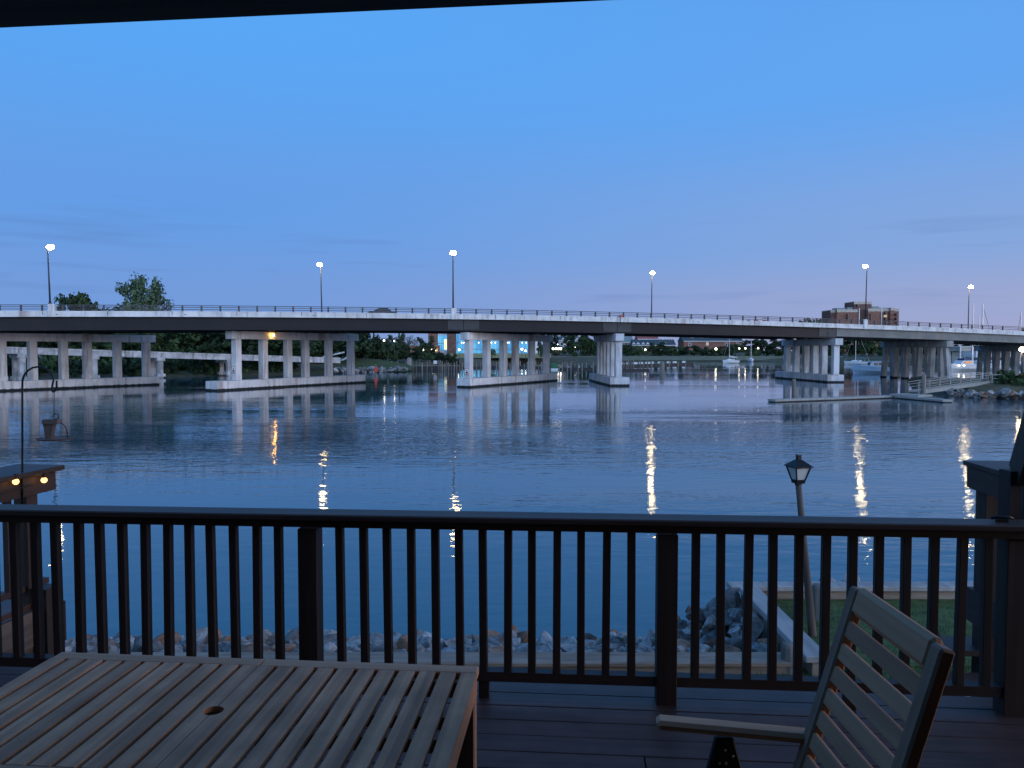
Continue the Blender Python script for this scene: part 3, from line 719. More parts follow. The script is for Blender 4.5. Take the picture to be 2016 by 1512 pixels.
# clearance marker on the parapet and the road-work boards
s = s_at(1220); p = bp(s, -.16)
o = thing('clearance_marker', 'small dull red channel marker board fixed to the bridge parapet above the fourth pier', 'marker', (p.x, p.y, z_slab(s)), TH)
mb = MB(); mb.box((0, .04, .25), (.10, .05, 1.7)); mb.build('bracket', M['black_iron'], o)
mb = MB(); mb.prism([(-.50, -.03, .78), (.45, -.03, .78), (.50, -.03, 1.02), (.34, -.03, 1.1), (-.30, -.03, 1.06)], (0, .05, 0)); mb.build('board', M['red_dull'], o)
for px, w, two, lab in ((1472, .62, 0, 'small dark red road board, leftmost of three showing over the parapet'), (1487, .85, 0, 'wide low dark red road board, middle of three over the parapet'), (1503.5, .75, 1, 'red and white striped road board, tallest of three over the parapet')):
    s = s_at(px, 1.6); p = bp(s, 1.6); z0 = z_slab(s) + .28
    o = thing('road_barricade', lab, 'barricade', (p.x, p.y, z0), TH, 'road boards standing on the bridge')
    hb = at_y(px, 631.2 + (px - 1472) * .02, p.y).z - z0
    mb = MB(); mb.box((0, 0, hb), (w, .06, .26))
    mb.build('board', M['red_dull'], o)
    if two:
        mb = MB(); mb.box((0, 0, hb + .27), (w * .98, .055, .2)); mb.build('stripe', M['sign_white'], o)
        mb = MB(); mb.box((0, 0, hb + .48), (w, .06, .2)); mb.build('board', M['red_dull'], o)
    for x in (-w * .35, w * .35):
        mb = MB(); mb.box((x, .06, hb / 2 - .02), (.06, .05, hb + .05)); mb.build('leg', M['galv'], o)

# pier lights and signs
def globe_light(name, px, py, y, r, m, label, cat='lamp', group=None, pole_to=None, bracket=None):
    p = at_y(px, py, y); o = thing(name, label, cat, p, 0, group)
    mb = MB(); mb.ball((0, 0, 0), r, 12, 8); mb.build('globe', m, o, smooth=True)
    if pole_to is not None:
        mb = MB(); mb.tube([(0, 0, pole_to - p.z), (0, 0, -r * .85)], [.09, .06], 8); mb.lathe([(.16, pole_to - p.z), (.14, pole_to - p.z + .3), (.08, pole_to - p.z + .45)], n=8); mb.build('pole', M['pole'], o, smooth=True)
    else:
        mb = MB(); mb.box((0, .02, r * 1.15), (r * 1.4, r * 1.4, r * .5)); mb.build('fixture', M['black'], o)
    return o
ft, a, ax, nv, ln = P2
k = (538 - 1008) / FPX; cl = a + nv * (1.15 - .95); rr = (k * cl.y - cl.x) / (ax.x - k * ax.y); yy = (cl + ax * rr).y
globe_light('pier_light', 538.5, 660, yy, .15, M['lamp_amber'], 'amber light glowing under the cap beam of the second pier')
def pier_sign(P, px, py, label):
    ft, a, ax, nv, ln = P
    cl = a + nv * 1.15; k = (px - 1008) / FPX
    col = [c for c in kids(ft) if c.name.startswith('column')][0]
    r_ = min(v.co.x for v in col.data.vertices) + ln / 2
    p = cl + ax * (r_ - .05)
    z = at_y(px, py, p.y).z; ang = math.atan2(ax.y, ax.x) - math.pi / 2
    o = thing('warning_sign', label, 'sign', (p.x, p.y, z), ang)
    mb = MB(); mb.box((0, 0, 0), (.80, .05, 1.0)); mb.build('panel', M['sign_white'], o)
    mb = MB()
    for q in ((0, .46, .80, .06), (0, -.46, .80, .06)): mb.box((q[0], -.032, q[1]), (q[2], .015, q[3]))
    for q in ((-.37, 0), (.37, 0)): mb.box((q[0], -.032, q[1]), (.06, .015, .86))
    mb.build('border', M['red_dull'], o)
    mb = MB(); mb.prism([(-.24, -.03, -.22), (.24, -.03, -.22), (.10, -.03, .02), (-.10, -.03, .02)], (0, -.02, 0)); mb.box((0, -.04, .17), (.16, .02, .14)); mb.box((0, -.04, -.33), (.5, .02, .08)); mb.build('pictogram', M['black'], o)
pier_sign(P2, 458, 728, 'small white warning sign with red border on the second pier near column')
pier_sign(P3, 919, 732, 'small white warning sign with red border on the third pier near column')

# ================================================================== OLD LOW BRIDGE
def old_bridge():
    A = at_z(-40, 692, 6.0); 
    pa = at_y(-60, 680.5, 128); pb = at_y(670, 704.7, 183)
    o = thing('old_trestle', 'old low concrete bridge span on paired piles behind the left piers, broken off', 'bridge', (pa.x, pa.y, 0))
    O = Vector((pa.x, pa.y, 0)); d = (pb - pa); L = Vector((d.x, d.y, 0)).length; u = Vector((d.x, d.y, 0)).normalized(); nrm = Vector((-u.y, u.x, 0))
    def zt(r): return pa.z + (pb.z - pa.z) * r
    mb = MB(); n = 24
    mb.hexa([pa - O + nrm * q + Vector((0, 0, dz)) for q, dz in ((0, -1.15), (0, 0), (4.5, 0), (4.5, -1.15))], [pb - O + nrm * q + Vector((0, 0, dz)) for q, dz in ((0, -1.25), (0, 0), (4.5, 0), (4.5, -1.25))])
    mb.build('span', M['old_concrete'], o)
    mb = MB(); mb.hexa([pa - O + nrm * q + Vector((0, 0, dz)) for q, dz in ((-.12, -.28), (-.12, .04), (-.004, .04), (-.004, -.28))], [pb - O + nrm * q + Vector((0, 0, dz)) for q, dz in ((-.12, -.28), (-.12, .04), (-.004, .04), (-.004, -.28))]); mb.build('kerb', M['old_concrete'], o)
    # broken end slabs
    mb = MB(); e = pb - O
    mb.beam(e + Vector((-4, -.3, .25)), e + Vector((1.0, -.3, 1.35)), .8, .35); mb.beam(e + Vector((.6, -.2, -.5)), e + Vector((2.5, .2, .9)), .9, .3); mb.beam(e + Vector((-1, .6, -.9)), e + Vector((1.6, .6, -.1)), 1.2, .4)
    mb.build('broken_slab', M['old_concrete'], o)
    for px in (-50, 45, 187, 317, 453):
        k = (px - 1008) / FPX; r_ = (k * pa.y - pa.x) / (d.x - k * d.y); c = pa + d * r_ - O; z1 = zt(r_) - 1.2
        f = None
        mb = MB(); mb.beam(Vector((c.x, c.y, z1 - .28)) + nrm * -.2, Vector((c.x, c.y, z1 - .28)) + nrm * 4.7, 1.5, .6); f = mb.build('bent', M['old_concrete'], o)
        for q in (.5, 3.9):
            g = Vector((c.x, c.y, 0)) + nrm * q
            mb = MB(); mb.box((g.x, g.y, (z1 - .5) / 2 - .3), (.95, .95, z1 - .5 + .6), math.atan2(u.y, u.x)); mb.build('pile', M['old_concrete'], f)
            mb = MB(); mb.box((g.x, g.y, .55), (1.5, 1.5, .55), math.atan2(u.y, u.x)); mb.build('collar', M['old_concrete'], f)
old_bridge()

# ================================================================== TREES
def crown_mesh(seed, shape, leaves, leaf, clumps, m, airy=1.0):
    r = random.Random(seed); mb = MB(); mb.raw = True
    cs = []
    for _ in range(clumps):
        while True:
            v = Vector((r.uniform(-1, 1), r.uniform(-1, 1), r.uniform(-1, 1)))
            if .25 < v.length < 1: break
        if shape == 'full': v = v.normalized() * (.35 + .6 * r.random() ** .5)
        if shape == 'round': prof = 1.0
        elif shape == 'wide': prof = 1.0; v.z = abs(v.z) * 1.1 - .45
        elif shape == 'cone': v.x *= (1.05 - v.z) * .55; v.y *= (1.05 - v.z) * .55
        elif shape == 'bush': v.z = abs(v.z) * .9 - .1
        v *= 1 + noise.noise(v * 1.7 + Vector((seed * 3.1, 0, 0))) * (.28 if shape != 'full' else .16)
        cs.append((v, r.uniform(.15, .30)))
    for i in range(leaves):
        c, rad = cs[r.randrange(len(cs))]
        d = Vector((r.gauss(0, 1), r.gauss(0, 1), r.gauss(0, 1))).normalized()
        p = c + d * rad * (r.random() ** .5) * airy
        n = (d + Vector((r.gauss(0, .6), r.gauss(0, .6), r.gauss(.3, .6)))).normalized()
        a = leaf * r.uniform(.6, 1.3)
        mb.quad(p, n, a, a * r.uniform(.45, .8), r.uniform(0, 3))
    me = bpy.data.meshes.new('crown'); mb.bm.to_mesh(me); mb.bm.free(); me.materials.append(m); return me
def trunk_mesh(seed):
    r = random.Random(seed); mb = MB()
    mb.tube([(0, 0, 0), (.02, .01, .35), (-.01, .03, .65), (.03, 0, .92)], [.055, .042, .03, .012], 7)
    for k in range(6):
        a = k * 1.05 + r.uniform(-.3, .3); z0 = r.uniform(.38, .7); e = r.uniform(.2, .34)
        mb.tube([(0, 0, z0), (math.cos(a) * e * .5, math.sin(a) * e * .5, z0 + .1), (math.cos(a) * e, math.sin(a) * e, z0 + .22)], [.022, .014, .006], 5)
    me = bpy.data.meshes.new('trunk'); mb.bm.to_mesh(me); mb.bm.free(); me.materials.append(M['bark']); return me
TR = [trunk_mesh(i) for i in range(3)]
CR = {
    'dark1': crown_mesh(1, 'round', 3000, .085, 46, M['leaf_dark']), 'dark2': crown_mesh(2, 'wide', 3000, .085, 46, M['leaf_dark']),
    'dark3': crown_mesh(5, 'round', 2600, .09, 40, M['leaf_dark']), 'mid1': crown_mesh(3, 'round', 3000, .08, 48, M['leaf_mid']),
    'mid2': crown_mesh(8, 'wide', 2800, .085, 44, M['leaf_mid']), 'pale': crown_mesh(14, 'full', 6500, .050, 110, M['leaf_pale'], 1.1),
    'airy': crown_mesh(6, 'wide', 900, .05, 40, M['leaf_grey'], 1.2), 'cone': crown_mesh(7, 'cone', 2200, .085, 44, M['leaf_dark']),
    'bushd': crown_mesh(9, 'bush', 1500, .12, 26, M['leaf_dark']), 'bushm': crown_mesh(10, 'bush', 1500, .11, 26, M['leaf_mid']), 'bushg': crown_mesh(12, 'bush', 1300, .11, 26, M['leaf_grey'])}
def tree(kindname, x, y, z, h, w, label, group=None, low=.18, name='tree', cat='tree'):
    o = thing(name, label, cat, (x, y, z), 0, group)
    t_ = bpy.data.objects.new('trunk', TR[rnd.randrange(3)]); C.objects.link(t_); t_.parent = o; t_.scale = (h * .55, h * .55, h * .86)
    c = bpy.data.objects.new('crown', CR[kindname]); C.objects.link(c); c.parent = o
    ch = h * (1 - low); c.location = (0, 0, h * low + ch / 2); c.scale = (w / 2, w / 2, ch / 2); c.rotation_euler = (0, 0, rnd.uniform(0, 6.28))
    return o
def bush(kindname, x, y, z, h, w, label, group=None):
    o = thing('bush', label, 'bush', (x, y, z), 0, group)
    mb = MB()
    for k in range(5):
        a = k * 1.26; mb.tube([(0, 0, -.1), (math.cos(a) * w * .12, math.sin(a) * w * .12, h * .3), (math.cos(a) * w * .25, math.sin(a) * w * .25, h * .62)], [.05, .03, .015], 5)
    mb.build('stem', M['bark'], o)
    c = bpy.data.objects.new('foliage', CR[kindname]); C.objects.link(c); c.parent = o
    c.location = (0, 0, h * .1); c.scale = (w / 2, w / 2, h); c.rotation_euler = (0, 0, rnd.uniform(0, 6.28)); return o
def tree_at(kindname, px, py_top, y, w_px, label, z0=2.0, group=None, low=.18):
    p = at_y(px, py_top, y); return tree(kindname, p.x, y, z0, p.z - z0, w_px / FPX * y, label, group, low)
# the dense wood on the left bank
WL = 'dark leafy tree in the dense wood behind the two left piers'; WG = 'trees of the wood on the left bank'
px = -170
i = 0
while px < 720:
    y = 176 + .028 * max(px, 0) + rnd.uniform(0, 10) + (12 if i % 2 else 0)
    top = rnd.uniform(622, 640)
    tree_at(rnd.choice(['dark1', 'dark2', 'dark3', 'dark1', 'mid1']), px, top, y, rnd.uniform(88, 120), WL, 1.2, WG, .08)
    px += rnd.uniform(24, 33); i += 1
px = -150; i = 0
while px < 650:
    y = at_z(px, np.interp(px, [a for a, b in shore_px], [b for a, b in shore_px]), 0).y + rnd.uniform(3, 8)
    if not 560 < px:
        p = at_y(px, 730, y); bush('bushd' if i % 4 else 'bushm', p.x, y, .4, rnd.uniform(3.0, 5.6), rnd.uniform(6, 9), 'dark bush overhanging the water along the left bank', 'bushes along the left bank')
    px += rnd.uniform(25, 38); i += 1
tree_at('pale', 278, 541, 205, 122, 'tall pale green open-crowned tree rising above the bridge at left', 2, None, .12)
tree_at('dark3', 158, 566, 200, 84, 'rounded dark tree rising above the bridge beside the leftmost lamp', 2, None, .1)
tree_at('airy', 210, 588, 200, 34, 'thin small treetop between the two tall trees over the bridge', 2)
tree_at('airy', 412, 597, 215, 66, 'sparse greyish treetop just over the bridge railing', 2, None, .3)
tree_at('airy', 92, 594, 205, 62, 'thin pale treetop behind the leftmost lamp pedestal', 2, None, .3)
tree_at('mid1', 618, 655, 196, 34, 'yellowish green young tree between the columns of the second pier', 2, None, .05)
# bank right of pier two
for q, (kd, px, top, y, w) in enumerate((('dark1', 722, 655, 214, 62), ('mid1', 760, 668, 216, 60), ('dark2', 800, 676, 222, 60), ('dark3', 748, 662, 232, 66), ('cone', 736, 657, 226, 18), ('dark1', 838, 664, 285, 46), ('mid2', 828, 690, 236, 56), ('dark1', 782, 660, 262, 50), ('cone', 786, 655, 250, 16), ('dark2', 864, 690, 240, 46), ('bushd', 886, 696, 246, 30))):
    if kd == 'bushd':
        p = at_y(px, 720, y); bush('bushd', p.x, y, 1.2, 3.6, 6, 'round dark bush at the corner of the dry lawn by the brick wall'); continue
    tree_at(kd, px, top, y, w, 'dark spired tree standing over the others by the stone point' if kd == 'cone' else 'bushy green tree on the bank between second and third piers', 1.5, 'spired trees on the bank' if kd == 'cone' else 'trees on the bank behind the jetty', .04)
tree_at('airy', 805, 652, 300, 40, 'bare grey twiggy tree low under the bridge left of the brick building', 2, None, .3)
tree_at('mid1', 1010 - 40, 686, 300, 14, 'small round tree in front of the lit glass wall', 2.8, None, .05)
tree_at('dark1', 1066, 670, 330, 20, 'dark slim tree behind the far column of the third pier', 2.5, None, .05)
# far bank trees
FB = [('dark1', 1096, 650, 440, 50), ('mid1', 1143, 648, 400, 64), ('dark2', 1186, 652, 405, 66), ('dark1', 1160, 655, 396, 40), ('mid2', 1095, 676, 398, 36), ('mid1', 1256, 679, 396, 40), ('dark3', 1222, 676, 398, 46), ('dark1', 1296, 675, 396, 52), ('mid1', 1330, 680, 394, 44), ('dark2', 1368, 676, 394, 54), ('dark1', 1424, 682, 394, 40), ('mid2', 1448, 672, 397, 44), ('dark1', 1400, 684, 393, 40), ('dark3', 1495, 665, 402, 62), ('mid1', 1480, 684, 394, 36), ('dark1', 1538, 664, 398, 64), ('dark2', 1590, 666, 400, 60), ('dark1', 1640, 664, 400, 62), ('dark3', 1684, 660, 400, 66), ('mid1', 1720, 664, 396, 50), ('dark1', 1755, 668, 400, 56), ('dark2', 1810, 670, 400, 66), ('dark1', 1860, 676, 400, 60), ('dark3', 1920, 676, 400, 60), ('dark1', 1980, 672, 400, 70), ('dark2', 2040, 668, 400, 70)]
for kd, px, top, y, w in FB:
    tree_at(kd, px, top, y + rnd.uniform(-3, 3), w, 'bushy tree in the row along the far bank under the right half of the bridge', 1.6, 'trees along the far bank', .03)
tree_at('mid1', 1596, 623, 430, 54, 'broad green treetop showing over the bridge railing left of the brick tower', 2, None, .3)
tree_at('dark2', 2030, 636, 420, 90, 'dark treetop over the bridge railing at the right edge of the picture', 2, None, .3)
tree_at('mid1', 1132, 692, 386, 16, 'small yellowish tree lit by the lamp below the white house', 1.6, None, .05)

# ================================================================== BUILDINGS OVER THE WATER
def wall_px(px0, px1, y, z0, z1, depth):
    a = at_y(px0, 700, y); b = at_y(px1, 700, y); return (a.x + b.x) / 2, b.x - a.x
def bx(mb, px0, px1, y, z0, z1, depth, O, dy=0.0):
    a = at_y(px0, 700, y).x; b = at_y(px1, 700, y).x
    mb.box(((a + b) / 2 - O.x, y + dy + depth / 2 - O.y, (z0 + z1) / 2 - O.z), (b - a, depth, z1 - z0)); return mb
# college building with the lit glass front
Y = 356.0
O = Vector((at_y(950, 700, Y).x, Y, 2.6))
g = thing('glass_front_building', 'brick building with a large lit blue glass wall behind the third pier', 'building', O)
def zz(py, y=Y): return at_y(1000, py, y).z
mb = MB(); bx(mb, 843, 861.5, Y, 2.0, 17.5, 14, O); mb.build('brick_tower', M['brick'], g)
mb = MB(); bx(mb, 880.5, 897.5, Y, 2.0, 18.2, 14, O, -1.2); mb.build('brick_tower', M['brick_dark'], g)
mb = MB(); bx(mb, 861.5, 1062, Y, 2.0, 17.0, 16, O, 1.0); mb.build('wall', M['pale_wall'], g)
mb = MB(); bx(mb, 843, 1064, Y, 17.0, 17.5, 17, O, .6); mb.build('roof', M['slate'], g)
def curtain(px0, px1, py0, py1, nv_, rows, dy):
    mb = MB(); bx(mb, px0, px1, Y, zz(py1), zz(py0), .3, O, dy); w = mb.build('window', M['glass_lit'], g)
    mb = MB(); a = at_y(px0, 700, Y).x; b = at_y(px1, 700, Y).x
    for i in range(nv_ + 1): mb.box((a + (b - a) * i / nv_ - O.x, dy - .07, (zz(py0) + zz(py1)) / 2 - O.z), (.09, .1, zz(py0) - zz(py1)))
    for py in rows: mb.box(((a + b) / 2 - O.x, dy - .09, zz(py) - O.z), (b - a, .12, .28))
    mb.build('mullions', M['grey_metal'], w)
curtain(862, 880, 660, 690, 5, (676,), .6)
curtain(898, 1042, 652, 699.5, 34, (674.5, 687.5), .5)
mb = MB(); bx(mb, 874.5, 879.5, Y, zz(688), zz(668), .2, O, .3); mb.build('window', M['lit_room'], g)
mb = MB(); bx(mb, 1044, 1062, Y, zz(700), zz(664), .3, O, .5); mb.build('end_wall', M['white_paint'], g)
mb = MB()
for px in (909, 913, 942.5, 967.5, 975, 999, 1002, 1028, 1036): mb.ball(at_y(px, 674.6, Y + .1) - O, .2, 8, 6)
mb.build('ceiling_light', M['lamp_white'], g)
mb = MB(); bx(mb, 900, 1040, Y, zz(703), zz(700.0), 1.2, O, -.6); mb.build('plinth', M['brick_dark'], g)
# low wing with lit shop front
Y2 = 330.0; O = Vector((at_y(830, 700, Y2).x, Y2, 2.4))
g = thing('low_brick_building', 'low flat brick building with bright lights along its front left of the glass wall', 'building', O)
mb = MB(); bx(mb, 800, 862, Y2, 2.0, zz(681, Y2), 10, O); mb.build('wall', M['brick'], g)
mb = MB(); bx(mb, 798, 863.5, Y2, zz(681, Y2), zz(679.6, Y2), 11, O, -.6); mb.build('roof', M['grey_metal'], g)
mb = MB(); bx(mb, 826, 842, Y2, zz(679.6, Y2), zz(677.8, Y2), 6, O, 1); mb.build('roof_unit', M['grey_metal'], g)
mb = MB(); bx(mb, 849, 861, Y2, zz(691.5, Y2), zz(686.8, Y2), .2, O, -.12); mb.build('window', M['lit_room'], g)
for px, r_ in ((827.5, .36), (833, .40), (849, .34), (853.5, .36), (858, .36), (840, .2), (816, .2)):
    mb = MB(); mb.ball(at_y(px, 688.5, Y2 - .5) - O, r_, 8, 6); mb.build('wall_light', M['lamp_white'], g)

def gable_house(px0, px1, py_eave, py_ridge, py_base, y, wallm, roofm, name, label, dormers=(), wins=(), depth=10, cat='house', lit=()):
    xa = at_y(px0, 700, y).x; xb = at_y(px1, 700, y).x; zb = at_y(1008, py_base, y).z; ze = at_y(1008, py_eave, y).z; zr = at_y(1008, py_ridge, y).z
    O = Vector(((xa + xb) / 2, y, zb)); g = thing(name, label, cat, O); w = (xb - xa)
    mb = MB(); mb.box((0, depth / 2, (ze - zb) / 2), (w, depth, ze - zb)); mb.build('wall', wallm, g)
    mb = MB(); mb.prism([(-w / 2 - .3, -.5, ze - zb), (-w / 2 - .3, depth + .5, ze - zb), (-w / 2 - .3, depth / 2, zr - zb)], (w + .6, 0, 0)); rf = mb.build('roof', roofm, g)
    mb = MB(); mb.box((0, -.56, ze - zb + .05), (w + .6, .12, .35)); mb.build('fascia', M['white_paint'], g)
    for px, py in dormers:
        p = at_y(px, py, y) - O; yy = depth / 2 * max(0, (p.z - (ze - zb))) / max(.1, zr - ze) - .5
        mb = MB(); mb.prism([(p.x - .8, yy - .2, p.z - .9), (p.x + .8, yy - .2, p.z - .9), (p.x + .8, yy - .2, p.z + .3), (p.x, yy - .2, p.z + 1.0), (p.x - .8, yy - .2, p.z + .3)], (0, 2.2, 0)); d_ = mb.build('dormer', M['white_paint'], g)
        mb = MB(); mb.box((p.x, yy - .23, p.z - .25), (.8, .05, 1.0)); mb.build('window', M['dark_glass'], d_)
    for px, py in wins:
        p = at_y(px, py, y) - O
        mb = MB(); mb.box((p.x, -.04, p.z), (1.5, .1, 1.9)); f = mb.build('window', M['white_paint'], g)
        mb = MB(); mb.box((p.x, -.11, p.z), (1.1, .05, 1.5)); mb.build('pane', M['lit_dim'] if (px, py) in lit else M['dark_glass'], f)
    return g
gable_house(1101, 1127, 670.5, 662, 692, 425, M['pale_wall'], M['slate'], 'white_house', 'pale house with a white dormer behind trees right of the third pier', ((1108.5, 668.5),), ((1106, 677), (1113, 676), (1120, 676)), lit=((1113, 676),))
gable_house(1120, 1138, 684, 672, 694, 415, M['pale_wall'], M['slate'], 'small_house', 'small dark gabled house with a lit corner lamp beside the pale house', (), ((1131, 686),), 8)
gable_house(1226, 1246, 674.5, 660, 694, 470, M['brick'], M['grey_metal'], 'brick_house', 'brick house with a grey hipped roof just right of the fourth pier', (), ((1228, 680), (1238, 680)), 12)
gable_house(1247, 1330, 680, 668, 696, 445, M['brick_dark'], M['slate'], 'terraced_house', 'row of houses with a dark roof and four small white dormers', ((1248.5, 677.5), (1257, 677.5), (1267, 677.5), (1276, 677.5), (1307, 668), (1324, 668), (1310, 676)), ((1262, 686), (1300, 686)), 14)
gable_house(1256, 1296, 668, 658, 690, 500, M['brick'], M['red_roof'], 'red_roofed_house', 'house with a red roof showing behind the dormered row', (), (), 14)
gable_house(1346, 1462, 672, 660, 692, 450, M['brick'], M['slate'], 'brick_terrace', 'long brick terrace with white dormers and a pale eave line', ((1366, 664.5), (1384.5, 664.5), (1410, 664.5), (1422, 664.5)), ((1358, 678), (1392.5, 677), (1430, 678), (1452, 678), (1466, 676)), 16, lit=((1392.5, 677),))
gable_house(438 + 120, 566 + 6, 666, 661, 690, 330, M['white_paint'], M['red_roof'], 'gabled_house', 'white gabled house glimpsed among trees through the second pier', (), (), 8) if False else None
gable_house(607, 618, 671, 662, 690, 250, M['white_paint'], M['red_roof'], 'gabled_house', 'white gabled house glimpsed among trees through the second pier', (), ((611, 673),), 8)

# brown brick tower
def tower():
    y = 560.0; O = Vector((at_y(1704, 650, y).x, y, 4)); g = thing('brick_tower_block', 'brown brick apartment tower with pale bands standing above the bridge at right', 'building', O)
    def Z(py): return at_y(1704, py, y).z
    vols = [(1637, 1660, 611, M['brick_dark'], 3, 16), (1646, 1687, 610.5, M['brick'], 0, 18), (1684, 1719, 594, M['brick_dark'], 4, 16), (1706, 1737, 609, M['brick'], -1, 16), (1733, 1756, 608.5, M['brick_dark'], 1, 18), (1750, 1758, 607.2, M['brick'], -1, 14), (1756.5, 1772, 608.5, M['brick'], 3, 16)]
    for px0, px1, py, m, dy, dep in vols:
        mb = MB(); bx(mb, px0, px1, y, 3, Z(py), dep, O, dy); mb.build('wing', m, g)
        mb = MB(); bx(mb, px0 - .2, px1 + .2, y, Z(py) - .02, Z(py - (1.4 if py > 600 else 1.2)), dep + .6, O, dy - .3)
        bx(mb, px0 - .1, px1 + .1, y, Z(py + 4.2), Z(py), .3, O, dy - .28); mb.build('pale_band', M['band_stone'], g)
    for px0, px1, pa, pb in ((1651, 1669, 605.5, 609), (1672, 1686, 604.3, 609), (1718, 1735, 602.5, 608), (1737, 1756, 605, 607.5)):
        mb = MB(); bx(mb, px0, px1, y, Z(pb), Z(pa), 8, O, 5); mb.build('roof_house', M['grey_metal'], g)
    for px, py in ((1667.5, 621), (1667.5, 627), (1683, 620), (1683, 627), (1712.5, 620), (1712.5, 627), (1740, 617.5), (1740, 627.5), (1761.5, 619.5), (1761.5, 628), (1761.5, 635), (1740, 635), (1692, 601)):
        c = at_y(px, py, y); mb = MB(); mb.box((c.x - O.x, -1.4 if px < 1680 or px > 1700 else 3.0, c.z - O.z), (1.1, 4.9 if px > 1730 else 2.6, 1.7)); mb.build('window', M['dark_glass'], g)
    c = at_y(1740, 622.5, y); mb = MB(); mb.box((c.x - O.x, -1.4, c.z - O.z), (1.0, 4.95, 1.6)); mb.build('window', M['lit_dim'], g)
    for px in (1734, 1690):
        mb = MB(); a = at_y(px, 612, y); mb.box((a.x - O.x, -1.5, a.z - O.z - 14), (.5, .3, 32)); mb.build('pilaster', M['white_paint'], g)
tower()

# lights along the far bank
GR = 'small bright lamps along the far bank'
for px, py, y, r_, lab, base in (
    (904, 688.5, 316, .42, 'white globe lamp on a post left of the third pier', 1.8), (1027.5, 687.5, 316, .42, 'white globe lamp on a post between columns of the third pier', 1.8),
    (1034.5, 690.5, 318, .36, 'small white lamp just right of the globe lamp by the third pier', 1.8),
    (1133.5, 683.5, 396, .40, 'bright lamp at the corner of the small house', 1.6), (1270.5, 688.5, 388, .42, 'bright white lamp under the dormered row', 1.6),
    (1409.5, 687, 388, .55, 'brightest lamp among trees below the long brick terrace', 1.6), (1455.5, 686, 388, .36, 'small lamp just right of the first sailboat mast', 1.6), (1467.5, 686, 388, .40, 'small lamp midway between the two sailboat masts', 1.6), (1492.5, 685.5, 388, .40, 'small lamp right of the second sailboat mast', 1.6),
    (637, 668, 210, .30, 'white lamp shining through the right half of the second pier', 2.0), (756, 670.3, 208, .24, 'brighter of two lamps in the treetops right of the second pier', 2.0), (776, 671.3, 208, .18, 'fainter of two lamps in the treetops right of the second pier', 2.0), (678, 679, 206, .16, 'tiny lamp beside the last column of the second pier', 2.0), (1098, 678, 396, .22, 'tiny lamp above the row of shop lights', 1.6)):
    globe_light('bank_lamp', px, py, y, r_, M['lamp_white'], lab, 'lamp', GR, pole_to=base)
for px, lab in ((1089, 'leftmost of the row of shop lights right of the third pier'), (1094.5, 'second of the row of shop lights right of the third pier'), (1099.5, 'third of the row of shop lights right of the third pier'), (1104, 'rightmost of the row of shop lights right of the third pier')):
    globe_light('shop_light', px, 686.5, 392, .52, M['lamp_white'], lab, 'lamp', 'row of shop lights', pole_to=1.6)
globe_light('shore_lamp', 2012, 688, 99, .30, M['lamp'], 'bright globe lamp on a post at the right edge above the gangway', 'street lamp', None, pole_to=1.45)

# ================================================================== MARINA AND BOATS
def pile(px, py_top, y, r_, label, group='mooring piles in the marina', name='mooring_pile', rz=0):
    p = at_y(px, py_top, y)
    if r_ not in PILES:
        mb = MB(); mb.lathe([(r_, -1.5), (r_, 0), (r_ * .94, .985), (r_ * .7, 1.0), (0, 1.0)], n=9); o = mb.build(name, M['pile_wood']); PILES[r_] = o
    else:
        o = PILES[r_].copy(); C.objects.link(o)
    o.location = (p.x, y, 0); o.scale = (1, 1, p.z)
    return tag(o, label, 'pile', group)
PILES = {}
for i in range(20): pass
jl = 'weathered wooden pile along the jetty between second and third piers'
for k, px in enumerate((771, 774, 781, 783, 799, 805, 812.5, 819, 826, 831, 840.5, 846, 850, 863.5, 867, 870.5, 875.5, 879, 883, 888.5, 894, 899, 905)):
    pile(px, 712 + rnd.uniform(-3, 3), 206 + (k % 3) * 4, .17, jl)
ml = 'dark pile standing in the water behind the columns of the third pier'
for k, px in enumerate((910, 915, 921, 934, 938, 946, 966, 972, 977, 981, 985, 999, 1004, 1008, 1018, 1024, 1032, 1038, 1044, 1055, 1060, 1066)):
    pile(px, 712 + rnd.uniform(-2, 4), 214 + (k % 4) * 9, .18, ml)
rl = 'thin dark pile in the water between third and fourth piers'
for k, px in enumerate((1101, 1107, 1112, 1117, 1124, 1131, 1138, 1146, 1154, 1168)):
    pile(px, 713 + rnd.uniform(-3, 4), 200 + (k % 3) * 8, .17, rl)
r2 = 'thin dark pile among the floating docks right of the fourth pier'
for k, px in enumerate((1227, 1232.5, 1237, 1242, 1247, 1261, 1267, 1275, 1283, 1318, 1335, 1350, 1367, 1382, 1397, 1411)):
    pile(px, 708 + (px - 1227) * .035 + rnd.uniform(-2, 2), 206 + (k % 3) * 8 + (px - 1227) * .35, .18 if px < 1300 else .16, r2)
pile(1303.5, 712, 185, .62, 'thick dark cluster pile standing alone right of the fourth pier', None, 'dolphin_pile')
def floatdock(name, p0, p1, w, zt, m, label, rail=False):
    a = Vector(p0); b = Vector(p1); o = thing(name, label, 'dock', (a.x, a.y, 0)); d = b - a; L = d.length; ang = math.atan2(d.y, d.x)
    O = a
    mb = MB(); mb.beam(Vector((0, 0, zt - .05)), d + Vector((0, 0, zt - .05 - d.z)), w, .10); mb.build('deck_boards', m, o)
    mb = MB(); mb.beam(Vector((0, 0, zt / 2 - .10)), d + Vector((0, 0, zt / 2 - .10 - d.z)), w - .16, zt); mb.build('float', M['dock_dark'], o)
    return o
